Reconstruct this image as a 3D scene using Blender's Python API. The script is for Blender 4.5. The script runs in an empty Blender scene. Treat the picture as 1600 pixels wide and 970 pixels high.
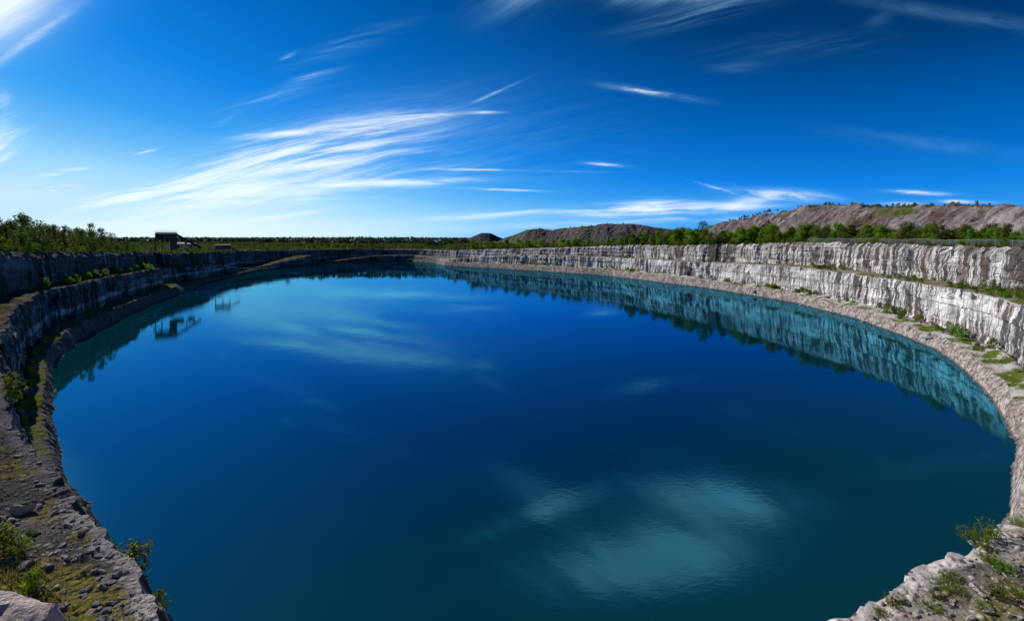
import bpy, math, random
import numpy as np
from mathutils import Vector, Matrix

random.seed(7); RNG = np.random.default_rng(11)
SC = bpy.context.scene
COL = SC.collection
R = math.radians
HC = 30.0                     # camera height above the water
F = 800.0; CX = 800.0; HY = 373.0
SUN_AZ, SUN_EL = -54.0, 34.0

def ray(px, py, z):
    """the point at height z seen along the direction measured at (px, py)"""
    y = (HC - z) * F / (py - HY)
    return ((px - CX) / F * y, y, z)

def at_depth(px, py, y):
    return ((px - CX) / F * y, y, HC - (py - HY) / F * y)

# ------------------------------------------------------------------ noise
def _h(ix, iy, iz, seed):
    n = (ix * 374761393 + iy * 668265263 + iz * 2147483647 + seed * 974634181) & 0xFFFFFFFF
    n = ((n ^ (n >> 13)) * 1274126177) & 0xFFFFFFFF
    n = ((n ^ (n >> 16)) * 2246822519) & 0xFFFFFFFF
    return ((n ^ (n >> 15)) & 0xFFFFFF) / float(0xFFFFFF)

def vnoise(x, y, z=0.0, seed=0):
    x, y, z = np.broadcast_arrays(np.asarray(x, float), np.asarray(y, float), np.asarray(z, float))
    ix = np.floor(x).astype(np.int64); iy = np.floor(y).astype(np.int64); iz = np.floor(z).astype(np.int64)
    fx = x - ix; fy = y - iy; fz = z - iz
    fx = fx * fx * (3 - 2 * fx); fy = fy * fy * (3 - 2 * fy); fz = fz * fz * (3 - 2 * fz)
    def c(a, b, d): return _h(ix + a, iy + b, iz + d, seed)
    v00 = c(0,0,0) * (1 - fx) + c(1,0,0) * fx
    v10 = c(0,1,0) * (1 - fx) + c(1,1,0) * fx
    v01 = c(0,0,1) * (1 - fx) + c(1,0,1) * fx
    v11 = c(0,1,1) * (1 - fx) + c(1,1,1) * fx
    return ((v00 * (1 - fy) + v10 * fy) * (1 - fz) + (v01 * (1 - fy) + v11 * fy) * fz) * 2 - 1

def fbm(x, y, z=0.0, seed=0, octv=4):
    a, s, t = 1.0, 0.0, 0.0
    for k in range(octv):
        s = s + a * vnoise(np.asarray(x) * 2 ** k, np.asarray(y) * 2 ** k, np.asarray(z) * 2 ** k, seed + k * 17)
        t += a; a *= 0.5
    return s / t

def cell(x, y, seed=0):
    """random value per brick of a running bond: blocks of jointed rock"""
    iy = np.floor(y).astype(np.int64)
    off = _h(iy, iy * 0, iy * 0, seed + 5)
    ix = np.floor(np.asarray(x) + off * 3.0).astype(np.int64)
    return _h(ix, iy, ix * 0, seed) * 2 - 1

# ------------------------------------------------------------------ mesh helpers
def link(o, parent=None):
    COL.objects.link(o)
    if parent is not None: o.parent = parent
    return o

def mesh_obj(name, verts, faces, mat, parent=None, uv=None, smooth=False):
    me = bpy.data.meshes.new(name)
    verts = np.asarray(verts, dtype=np.float32).reshape(-1, 3)
    if isinstance(faces, np.ndarray):
        n, k = faces.shape
        me.vertices.add(len(verts)); me.vertices.foreach_set('co', verts.ravel())
        me.loops.add(n * k); me.loops.foreach_set('vertex_index', faces.astype(np.int32).ravel())
        me.polygons.add(n)
        me.polygons.foreach_set('loop_start', np.arange(0, n * k, k, dtype=np.int32))
        me.update(calc_edges=True)
    else:
        me.from_pydata([tuple(v) for v in verts.tolist()], [], faces); me.update()
    if uv is not None:
        uv = np.asarray(uv, dtype=np.float32)
        li = np.empty(len(me.loops), dtype=np.int32); me.loops.foreach_get('vertex_index', li)
        lay = me.uv_layers.new(name='UVMap'); lay.data.foreach_set('uv', uv[li].ravel())
    me.polygons.foreach_set('use_smooth', np.full(len(me.polygons), bool(smooth)))
    if mat is not None: me.materials.append(mat)
    me.validate(); me.update()
    return link(bpy.data.objects.new(name, me), parent)

def grid_faces(nr, nc):
    i = np.arange(nr - 1)[:, None] * nc + np.arange(nc - 1)[None, :]
    return np.stack([i, i + 1, i + nc + 1, i + nc], -1).reshape(-1, 4)

def grid_obj(name, P, mat, uv=None, smooth=False, tone=None):
    nr, nc = P.shape[:2]
    o = mesh_obj(name, P.reshape(-1, 3), grid_faces(nr, nc), mat, None, None if uv is None else uv.reshape(-1, 2), smooth)
    if tone is not None:                                   # shade painted into the colour: none on the right, full on the left side
        at = o.data.attributes.new('tone', 'FLOAT', 'POINT'); at.data.foreach_set('value', np.broadcast_to(tone[None], (nr, nc)).astype(np.float32).ravel())
    return o

def tag(o, label=None, cat=None, group=None, kind=None):
    if label: o['label'] = label
    if cat: o['category'] = cat
    if group: o['group'] = group
    if kind: o['kind'] = kind
    return o

def empty(name, loc, rz=0.0, sc=1.0):
    o = bpy.data.objects.new(name, None); link(o)
    o.location = loc; o.rotation_euler = (0, 0, rz)
    o.scale = (sc, sc, sc) if not hasattr(sc, '__len__') else sc
    o.empty_display_size = 0.2
    return o

class MB:
    """collects boxes, bars and tubes for one part"""
    def __init__(s): s.v = []; s.f = []
    def add(s, vs, fs):
        b = len(s.v); s.v += [tuple(map(float, v)) for v in vs]; s.f += [tuple(b + i for i in f) for f in fs]; return s
    def box(s, x0, x1, y0, y1, z0, z1):
        vs = [(x0,y0,z0),(x1,y0,z0),(x1,y1,z0),(x0,y1,z0),(x0,y0,z1),(x1,y0,z1),(x1,y1,z1),(x0,y1,z1)]
        return s.add(vs, [(3,2,1,0),(4,5,6,7),(0,1,5,4),(1,2,6,5),(2,3,7,6),(3,0,4,7)])
    def bar(s, a, b, w, h=None):
        a = Vector(a); b = Vector(b); h = h or w; d = (b - a).normalized()
        up = Vector((0,0,1)) if abs(d.z) < 0.95 else Vector((0,1,0))
        x = d.cross(up).normalized() * (w / 2); y = x.cross(d).normalized() * (h / 2)
        vs = [a - x - y, a + x - y, a + x + y, a - x + y, b - x - y, b + x - y, b + x + y, b - x + y]
        return s.add(vs, [(0,1,2,3),(7,6,5,4),(0,4,5,1),(1,5,6,2),(2,6,7,3),(3,7,4,0)])
    def tube(s, pts, rad, n=6):
        pts = [Vector(p) for p in pts]; vs = []; fs = []
        for k, p in enumerate(pts):
            d = (pts[min(k + 1, len(pts) - 1)] - pts[max(k - 1, 0)]).normalized()
            up = Vector((1,0,0)) if abs(d.x) < 0.8 else Vector((0,1,0))
            x = d.cross(up).normalized(); y = d.cross(x).normalized()
            for j in range(n):
                a = 2 * math.pi * j / n
                vs.append(p + (x * math.cos(a) + y * math.sin(a)) * rad[k])
        for k in range(len(pts) - 1):
            for j in range(n):
                fs.append((k*n + j, k*n + (j+1) % n, (k+1)*n + (j+1) % n, (k+1)*n + j))
        fs.append(tuple(range(n))[::-1]); fs.append(tuple((len(pts)-1)*n + j for j in range(n)))
        return s.add(vs, fs)
    def build(s, name, mat, parent=None, smooth=False):
        return mesh_obj(name, s.v, s.f, mat, parent, None, smooth)

# ------------------------------------------------------------------ materials
class NT:
    def __init__(s, tree): s.t = tree; s.n = tree.nodes; s.l = tree.links
    def new(s, typ, **kw):
        n = s.n.new(typ)
        for k, v in kw.items(): setattr(n, k, v)
        return n
    def put(s, sock, val):
        if isinstance(val, bpy.types.NodeSocket): s.l.new(val, sock)
        else:
            if hasattr(sock.default_value, '__len__') and not hasattr(val, '__len__'): val = (val,) * len(sock.default_value)
            if hasattr(sock.default_value, '__len__') and len(sock.default_value) == 4 and len(val) == 3: val = (*val, 1)
            sock.default_value = val
    def math(s, op, a, b=0.0, c=None, clamp=False):
        n = s.new('ShaderNodeMath', operation=op); n.use_clamp = clamp
        s.put(n.inputs[0], a); s.put(n.inputs[1], b)
        if c is not None: s.put(n.inputs[2], c)
        return n.outputs[0]
    def mix(s, f, a, b, mode='MIX'):
        n = s.new('ShaderNodeMix', data_type='RGBA', blend_type=mode)
        s.put(n.inputs[0], f); s.put(n.inputs[6], a); s.put(n.inputs[7], b)
        return n.outputs[2]
    def ramp(s, f, lo, hi):
        n = s.new('ShaderNodeMapRange', interpolation_type='SMOOTHSTEP')
        s.put(n.inputs[0], f); n.inputs[1].default_value = lo; n.inputs[2].default_value = hi
        return n.outputs[0]
    def noise(s, vec, scale, detail=4, rough=0.55, dist=0.0, dims='3D'):
        n = s.new('ShaderNodeTexNoise', noise_dimensions=dims)
        s.put(n.inputs['Vector'], vec); n.inputs['Scale'].default_value = scale
        n.inputs['Detail'].default_value = detail; n.inputs['Roughness'].default_value = rough; n.inputs['Distortion'].default_value = dist
        return n.outputs[0]
    def voro(s, vec, scale, feature='F1', out='Distance'):
        n = s.new('ShaderNodeTexVoronoi', feature=feature)
        s.put(n.inputs['Vector'], vec); n.inputs['Scale'].default_value = scale
        return n.outputs[out]
    def xyz(s, x, y, z=0.0):
        n = s.new('ShaderNodeCombineXYZ'); s.put(n.inputs[0], x); s.put(n.inputs[1], y); s.put(n.inputs[2], z); return n.outputs[0]
    def sep(s, v):
        n = s.new('ShaderNodeSeparateXYZ'); s.put(n.inputs[0], v); return n.outputs
    def scaled(s, v, k):
        n = s.new('ShaderNodeVectorMath', operation='MULTIPLY'); s.put(n.inputs[0], v); n.inputs[1].default_value = k; return n.outputs[0]
    def bump(s, h, strength, dist, normal=None):
        n = s.new('ShaderNodeBump'); s.put(n.inputs['Height'], h); n.inputs['Strength'].default_value = strength; n.inputs['Distance'].default_value = dist
        if normal is not None: s.put(n.inputs['Normal'], normal)
        return n.outputs[0]

def new_mat(name):
    m = bpy.data.materials.new(name); m.use_nodes = True
    nt = NT(m.node_tree); b = m.node_tree.nodes['Principled BSDF']
    b.inputs['Roughness'].default_value = 0.9
    b.inputs['Specular IOR Level'].default_value = 0.2
    return m, nt, b

def limestone_cliff():
    m, k, b = new_mat('limestone_cliff')
    uv = k.new('ShaderNodeTexCoord').outputs['UV']
    s = k.sep(uv); u, v = s[0], s[1]
    wob = k.noise(k.scaled(uv, (0.15, 0.15, 1)), 1.0, 3)
    uw = k.math('ADD', u, k.math('MULTIPLY', wob, 2.0))
    tone = k.noise(k.scaled(uv, (0.12, 0.2, 1)), 1.0, 6, 0.65)
    col = k.mix(k.ramp(tone, 0.36, 0.60), (0.46, 0.415, 0.40), (0.82, 0.765, 0.73))
    fine = k.noise(k.scaled(uv, (1.3, 1.1, 1)), 1.0, 6, 0.7)
    col = k.mix(k.ramp(fine, 0.58, 0.75), col, (0.22, 0.205, 0.20))
    col = k.mix(k.ramp(fine, 0.42, 0.25), col, (0.74, 0.72, 0.70))
    top_ = k.math('MULTIPLY', k.ramp(v, 16.5, 18.0), k.ramp(k.noise(k.scaled(uv, (0.05, 0.12, 1)), 1.0, 4), 0.38, 0.58))
    col = k.mix(k.math('MULTIPLY', top_, 0.55), col, (0.27, 0.225, 0.20))
    # beds of the rock
    bed = k.noise(k.xyz(k.math('MULTIPLY', u, 0.012), k.math('MULTIPLY', v, 1.1)), 1.0, 3, 0.7)
    col = k.mix(k.math('MULTIPLY', k.ramp(bed, 0.60, 0.70), 0.55), col, (0.25, 0.23, 0.22))
    col = k.mix(k.math('MULTIPLY', k.ramp(bed, 0.36, 0.30), 0.6), col, (0.74, 0.72, 0.71))
    # water stains hanging down the face
    st1 = k.noise(k.xyz(k.math('MULTIPLY', uw, 0.40), k.math('MULTIPLY', v, 0.035)), 1.0, 4, 0.62)
    st2 = k.noise(k.xyz(k.math('MULTIPLY', u, 2.0), k.math('MULTIPLY', v, 0.08)), 1.0, 4, 0.68)
    st3 = k.noise(k.xyz(k.math('MULTIPLY', uw, 0.75), k.math('MULTIPLY', v, 0.05), 6.0), 1.0, 4, 0.65)
    patch = k.noise(k.xyz(k.math('MULTIPLY', u, 0.045), k.math('MULTIPLY', v, 0.06), 3.0), 1.0, 3)
    drip = k.noise(k.xyz(k.math('MULTIPLY', u, 0.9), 0.0, 5.0), 1.0, 3)                       # where each streak ends
    clean = k.ramp(k.noise(k.xyz(k.math('MULTIPLY', u, 0.022), k.math('MULTIPLY', v, 0.05), 12.0), 1.0, 3), 0.30, 0.50)
    stain = k.math('MULTIPLY', k.ramp(st1, 0.47, 0.53), k.ramp(patch, 0.45, 0.52))
    dark = k.mix(k.ramp(k.noise(k.scaled(uv, (0.3, 0.02, 1)), 1.0, 2), 0.45, 0.6), (0.045, 0.04, 0.04), (0.085, 0.052, 0.034))
    col = k.mix(k.math('MULTIPLY', k.math('MULTIPLY', k.ramp(st2, 0.515, 0.585), k.math('ADD', 0.3, k.math('MULTIPLY', clean, 0.8))), 0.92), col, (0.095, 0.085, 0.08))
    col = k.mix(k.math('MULTIPLY', k.math('MULTIPLY', k.ramp(st3, 0.50, 0.58), k.math('MULTIPLY', k.ramp(drip, 0.36, 0.5), clean)), 0.85), col, (0.095, 0.085, 0.085))
    col = k.mix(k.math('MULTIPLY', stain, 0.93), col, dark)
    rust = k.math('MULTIPLY', k.ramp(k.noise(k.xyz(k.math('MULTIPLY', u, 0.30), k.math('MULTIPLY', v, 0.05), 9.0), 1.0, 3), 0.60, 0.68), k.ramp(patch, 0.46, 0.56))
    col = k.mix(k.math('MULTIPLY', k.math('MULTIPLY', rust, k.ramp(fine, 0.35, 0.6)), 0.8), col, (0.20, 0.10, 0.045))
    seam = k.math('ABSOLUTE', k.math('SUBTRACT', v, k.math('ADD', 20.6, k.math('MULTIPLY', wob, 1.6))))
    col = k.mix(k.math('MULTIPLY', k.math('MULTIPLY', k.ramp(seam, 0.32, 0.05), k.ramp(k.noise(k.xyz(k.math('MULTIPLY', u, 0.05), 2.0), 1.0, 4, 0.7), 0.48, 0.62)), 0.6), col, (0.74, 0.72, 0.71))
    jl = k.noise(k.xyz(k.math('MULTIPLY', u, 0.02), k.math('MULTIPLY', v, 2.6), 7.0), 1.0, 2, 0.5)
    col = k.mix(k.math('MULTIPLY', k.ramp(jl, 0.62, 0.68), k.ramp(k.noise(k.scaled(uv, (0.12, 0.5, 1)), 1.0, 3), 0.42, 0.58)), col, (0.15, 0.13, 0.12))
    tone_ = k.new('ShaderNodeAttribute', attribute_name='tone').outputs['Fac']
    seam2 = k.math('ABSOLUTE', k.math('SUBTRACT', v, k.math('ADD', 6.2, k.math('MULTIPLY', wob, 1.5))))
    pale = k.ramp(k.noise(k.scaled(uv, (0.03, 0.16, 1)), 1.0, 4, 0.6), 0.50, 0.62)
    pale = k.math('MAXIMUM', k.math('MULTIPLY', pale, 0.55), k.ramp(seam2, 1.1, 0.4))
    shade_tint = k.mix(k.math('MULTIPLY', pale, 0.85), (0.155, 0.185, 0.215), (0.72, 0.82, 0.92))
    col = k.mix(tone_, col, k.mix(1.0, col, shade_tint, 'MULTIPLY'))  # left cliffs multiplied darker and bluer as painted shade, pale beds mostly spared
    # joints
    jv = k.voro(k.xyz(k.math('MULTIPLY', uw, 0.42), k.math('MULTIPLY', v, 0.30)), 1.0, 'DISTANCE_TO_EDGE')
    col = k.mix(k.math('MULTIPLY', k.ramp(jv, 0.035, 0.0), 0.5), col, (0.06, 0.055, 0.055))
    k.put(b.inputs['Base Color'], col)
    hgt = k.math('ADD', k.math('MULTIPLY', fine, 0.7), k.math('MULTIPLY', k.ramp(jv, 0.0, 0.12), 0.7))
    hgt = k.math('ADD', hgt, k.math('MULTIPLY', st2, -0.8))
    k.put(b.inputs['Normal'], k.bump(hgt, 0.8, 0.4))
    return m

def ground_mat(name, c1, c2, green, gscale, glo, ghi, stone=1.4, gravel=(0.5, 0.47, 0.45)):
    m, k, b = new_mat(name); b.inputs['Specular IOR Level'].default_value = 0.0
    p = k.new('ShaderNodeTexCoord').outputs['Object']
    n1 = k.noise(p, 0.12, 6, 0.6); n2 = k.noise(p, 1.6, 6, 0.7)
    col = k.mix(k.ramp(n1, 0.35, 0.65), c1, c2)
    col = k.mix(k.ramp(n2, 0.52, 0.68), col, tuple(x * 0.35 for x in c1))
    vc = k.voro(p, stone, 'F1', 'Color'); vd = k.voro(p, stone, 'F1', 'Distance')
    pick = k.ramp(k.sep(vc)[0], 0.55, 0.75)
    col = k.mix(k.math('MULTIPLY', k.ramp(vd, 0.42, 0.30), pick), col, gravel)
    g = k.noise(p, gscale, 6, 0.65); g2 = k.noise(p, 3.0, 4, 0.7)
    gf = k.ramp(k.math('ADD', g, k.math('MULTIPLY', k.math('SUBTRACT', g2, 0.5), 0.35)), glo, ghi)
    lip_ = k.ramp(k.new('ShaderNodeAttribute', attribute_name='lip').outputs['Fac'], 0.3, 0.6)
    col = k.mix(lip_, col, k.mix(k.ramp(n2, 0.4, 0.62), (0.64, 0.575, 0.55), (0.42, 0.37, 0.35)))
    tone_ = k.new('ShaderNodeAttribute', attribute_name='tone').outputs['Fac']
    col = k.mix(tone_, col, k.mix(1.0, col, (0.23, 0.24, 0.255), 'MULTIPLY'))  # left ground: dark gravel tone plus shade put into the colour
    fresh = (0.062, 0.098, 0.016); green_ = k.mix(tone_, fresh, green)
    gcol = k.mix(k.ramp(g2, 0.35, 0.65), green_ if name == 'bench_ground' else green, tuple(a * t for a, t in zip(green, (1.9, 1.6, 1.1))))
    col = k.mix(k.math('MULTIPLY', gf, k.math('SUBTRACT', 1.0, lip_)), col, gcol)
    k.put(b.inputs['Base Color'], col)
    hh = k.math('ADD', n2, k.math('MULTIPLY', k.ramp(vd, 0.5, 0.1), 0.5))
    k.put(b.inputs['Normal'], k.bump(hh, 0.8, 0.25))
    return m

def riprap_mat():
    m, k, b = new_mat('shore_rubble')
    p = k.new('ShaderNodeTexCoord').outputs['Object']
    vc = k.voro(p, 1.7, 'F1', 'Color'); vd = k.voro(p, 1.7, 'F1', 'Distance')
    tone_ = k.new('ShaderNodeAttribute', attribute_name='tone').outputs['Fac']
    r = k.sep(vc)[0]
    r = k.math('ADD', k.math('MULTIPLY', r, 0.6), k.math('MULTIPLY', k.sep(k.voro(p, 0.45, 'F1', 'Color'))[0], 0.4))
    col = k.mix(r, (0.17, 0.135, 0.125), (0.60, 0.50, 0.455))
    col = k.mix(k.ramp(vd, 0.55, 0.8), col, (0.09, 0.075, 0.065))
    n = k.noise(p, 0.35, 5, 0.65)
    col = k.mix(k.math('MULTIPLY', k.ramp(n, 0.46, 0.60), 0.8), col, (0.15, 0.112, 0.095))
    col = k.mix(tone_, col, k.mix(1.0, col, (0.24, 0.27, 0.30), 'MULTIPLY'))  # left shore rubble tinted blue-grey, its shade painted in
    wet = k.ramp(k.math('ADD', k.sep(p)[2], k.math('MULTIPLY', n, 0.7)), 0.85, 0.55)       # wet rock at the waterline
    col = k.mix(k.math('MULTIPLY', wet, 0.75), col, (0.05, 0.045, 0.04))
    k.put(b.inputs['Base Color'], col)
    k.put(b.inputs['Normal'], k.bump(k.math('SUBTRACT', 1.0, vd), 0.9, 0.5))
    return m

def rock_mat(name, a, c, sc=2.0):
    m, k, b = new_mat(name)
    p = k.new('ShaderNodeTexCoord').outputs['Object']
    rnd = k.new('ShaderNodeObjectInfo').outputs['Random']
    n = k.noise(p, sc, 7, 0.65)
    col = k.mix(k.ramp(n, 0.35, 0.65), a, c)
    col = k.mix(k.ramp(k.noise(p, sc * 5, 5, 0.7), 0.60, 0.72), col, tuple(x * 0.35 for x in a))
    col = k.mix(k.math('MULTIPLY', rnd, 0.5), col, tuple(x * 0.55 for x in c))
    k.put(b.inputs['Base Color'], col)
    k.put(b.inputs['Normal'], k.bump(k.noise(p, sc * 3, 6, 0.7), 0.7, 0.15))
    return m

def spoil_mat(name, a, c, d, green=0.0):
    m, k, b = new_mat(name)
    tc = k.new('ShaderNodeTexCoord'); uv = tc.outputs['UV']; p = tc.outputs['Object']
    s = k.sep(uv); u, v = s[0], s[1]
    ul = k.math('ADD', k.math('ADD', u, k.math('MULTIPLY', v, 0.35)), k.math('MULTIPLY', k.noise(p, 0.06, 4), 16.0))
    st = k.noise(k.xyz(k.math('MULTIPLY', ul, 0.10), k.math('MULTIPLY', v, 0.012)), 1.0, 6, 0.7)
    col = k.mix(k.ramp(st, 0.38, 0.62), a, c)
    st2 = k.noise(k.xyz(k.math('MULTIPLY', ul, 0.35), k.math('MULTIPLY', v, 0.03), 4.0), 1.0, 5, 0.7)
    col = k.mix(k.math('MULTIPLY', k.ramp(st2, 0.52, 0.64), 0.8), col, d)
    big = k.noise(p, 0.022, 5, 0.6)
    col = k.mix(k.math('MULTIPLY', k.ramp(big, 0.52, 0.64), 0.75), col, d)
    col = k.mix(k.math('MULTIPLY', k.ramp(big, 0.45, 0.36), 0.5), col, tuple(x * 1.5 for x in c))
    n = k.noise(p, 0.5, 6, 0.75)
    col = k.mix(k.ramp(n, 0.55, 0.75), col, tuple(x * 0.45 for x in a))
    if green:
        g = k.noise(p, 0.03, 6, 0.7)
        gf = k.math('MULTIPLY', k.ramp(g, 0.52, 0.60), k.ramp(v, green, green * 0.45))
        col = k.mix(gf, col, (0.07, 0.095, 0.02))
    k.put(b.inputs['Base Color'], col)
    k.put(b.inputs['Normal'], k.bump(k.math('ADD', n, st2), 0.9, 1.2))
    return m

def leaf_mat(name, a, c, transl=0.35):
    m, k, b = new_mat(name)
    rnd = k.new('ShaderNodeObjectInfo').outputs['Random']
    p = k.new('ShaderNodeTexCoord').outputs['Object']
    n = k.noise(p, 0.9, 3)
    col = k.mix(k.ramp(n, 0.35, 0.65), a, c)
    hs = k.new('ShaderNodeHueSaturation')
    k.put(hs.inputs['Hue'], k.math('ADD', 0.47, k.math('MULTIPLY', rnd, 0.055)))
    k.put(hs.inputs['Value'], k.math('ADD', 0.62, k.math('MULTIPLY', rnd, 0.75)))
    k.put(hs.inputs['Color'], col)
    k.put(b.inputs['Base Color'], hs.outputs[0]); b.inputs['Roughness'].default_value = 0.6
    tr = k.new('ShaderNodeBsdfTranslucent'); k.put(tr.inputs[0], hs.outputs[0])
    mx = k.new('ShaderNodeMixShader'); mx.inputs[0].default_value = transl
    k.l.new(b.outputs[0], mx.inputs[1]); k.l.new(tr.outputs[0], mx.inputs[2])
    k.l.new(mx.outputs[0], m.node_tree.nodes['Material Output'].inputs[0])
    return m

def plain(name, c, c2=None, rough=0.8, metal=0.0, sc=1.5):
    m, k, b = new_mat(name)
    p = k.new('ShaderNodeTexCoord').outputs['Object']
    n = k.noise(p, sc, 5, 0.65)
    k.put(b.inputs['Base Color'], k.mix(k.ramp(n, 0.35, 0.65), c, c2 or tuple(x * 0.6 for x in c)))
    b.inputs['Roughness'].default_value = rough; b.inputs['Metallic'].default_value = metal
    return m

def water_mat():
    m, k, b = new_mat('quarry_water')
    tc = k.new('ShaderNodeTexCoord'); p = tc.outputs['Object']; u = k.sep(tc.outputs['UV'])[0]
    shallow = k.ramp(k.math('ADD', u, k.math('MULTIPLY', k.math('SUBTRACT', k.noise(p, 0.03, 4), 0.5), 0.16)), 0.72, 1.03)
    col = k.mix(shallow, (0.0006, 0.0215, 0.040), (0.002, 0.042, 0.048))
    calm = k.ramp(k.noise(p, 0.012, 3), 0.42, 0.62)
    w1 = k.noise(k.scaled(p, (1.0, 1.6, 1)), 0.9, 3, 0.6); w2 = k.noise(p, 0.14, 2)
    h = k.math('ADD', k.math('MULTIPLY', w1, k.math('ADD', 0.14, k.math('MULTIPLY', calm, 0.28))), k.math('MULTIPLY', w2, 0.7))
    nrm = k.bump(h, 0.35, 0.05)
    df = k.new('ShaderNodeBsdfDiffuse'); k.put(df.inputs[0], col)
    gl = k.new('ShaderNodeBsdfGlossy'); gl.inputs[0].default_value = (0.15, 0.60, 0.90, 1); k.put(gl.inputs['Roughness'], k.math('ADD', 0.008, k.math('MULTIPLY', calm, 0.05))); k.put(gl.inputs['Normal'], nrm)
    fr_ = k.new('ShaderNodeFresnel'); fr_.inputs[0].default_value = 1.333
    mx = k.new('ShaderNodeMixShader'); k.put(mx.inputs[0], k.math('POWER', fr_.outputs[0], 0.66))
    k.l.new(df.outputs[0], mx.inputs[1]); k.l.new(gl.outputs[0], mx.inputs[2])
    k.l.new(mx.outputs[0], m.node_tree.nodes['Material Output'].inputs[0]); m.node_tree.nodes.remove(b)
    return m

M = {
 'cliff': limestone_cliff(),
 'riprap': riprap_mat(),
 'ledge': ground_mat('ledge_ground', (0.40, 0.36, 0.34), (0.52, 0.49, 0.47), (0.055, 0.085, 0.015), 0.16, 0.47, 0.55),
 'bench': ground_mat('bench_ground', (0.135, 0.120, 0.110), (0.33, 0.30, 0.28), (0.105, 0.098, 0.032), 0.16, 0.45, 0.60, 2.2),
 'rim': ground_mat('plateau_ground', (0.045, 0.050, 0.020), (0.085, 0.080, 0.036), (0.020, 0.036, 0.009), 0.02, 0.30, 0.55, 0.5, (0.11, 0.10, 0.08)),
 'spoil_pale': spoil_mat('brown_grey_spoil', (0.105, 0.080, 0.076), (0.28, 0.245, 0.235), (0.115, 0.064, 0.050), 9.0),
 'spoil_dark': spoil_mat('dark_spoil', (0.060, 0.052, 0.055), (0.115, 0.098, 0.092), (0.12, 0.08, 0.06), 14.0),
 'spoil_black': spoil_mat('black_spoil', (0.028, 0.027, 0.03), (0.05, 0.048, 0.05), (0.06, 0.05, 0.045)),
 'stone': rock_mat('pale_stone', (0.36, 0.32, 0.30), (0.58, 0.54, 0.51)),
 'stone_pink': rock_mat('pink_stone', (0.42, 0.31, 0.27), (0.60, 0.49, 0.44), 1.6),
 'stone_grey': rock_mat('grey_stone', (0.12, 0.118, 0.12), (0.36, 0.35, 0.355)),
 'bark': plain('bark', (0.10, 0.075, 0.055), rough=0.95, sc=4),
 'leaf_dark': leaf_mat('dark_leaves', (0.052, 0.085, 0.011), (0.105, 0.145, 0.020), 0.45),
 'leaf_mid': leaf_mat('green_leaves', (0.115, 0.205, 0.010), (0.205, 0.295, 0.022), 0.5),
 'leaf_lime': leaf_mat('lime_leaves', (0.10, 0.15, 0.012), (0.19, 0.21, 0.022)),
 'leaf_far': leaf_mat('far_leaves', (0.030, 0.055, 0.020), (0.055, 0.085, 0.026), 0.2),
 'grass': leaf_mat('grass_blades', (0.14, 0.145, 0.028), (0.27, 0.24, 0.065)),
 'rust': plain('rusty_steel', (0.17, 0.095, 0.065), (0.075, 0.055, 0.05), 0.8),
 'dark_steel': plain('weathered_steel', (0.05, 0.047, 0.05), (0.03, 0.028, 0.03), 0.7),
 'sheet': plain('pale_sheet_metal', (0.55, 0.56, 0.58), (0.42, 0.43, 0.45), 0.5),
 'concrete': plain('old_concrete', (0.34, 0.32, 0.30), (0.22, 0.21, 0.20), 0.9),
 'wire': plain('galvanised_wire', (0.55, 0.56, 0.57), (0.45, 0.46, 0.47), 0.45, 0.6),
}

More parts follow.
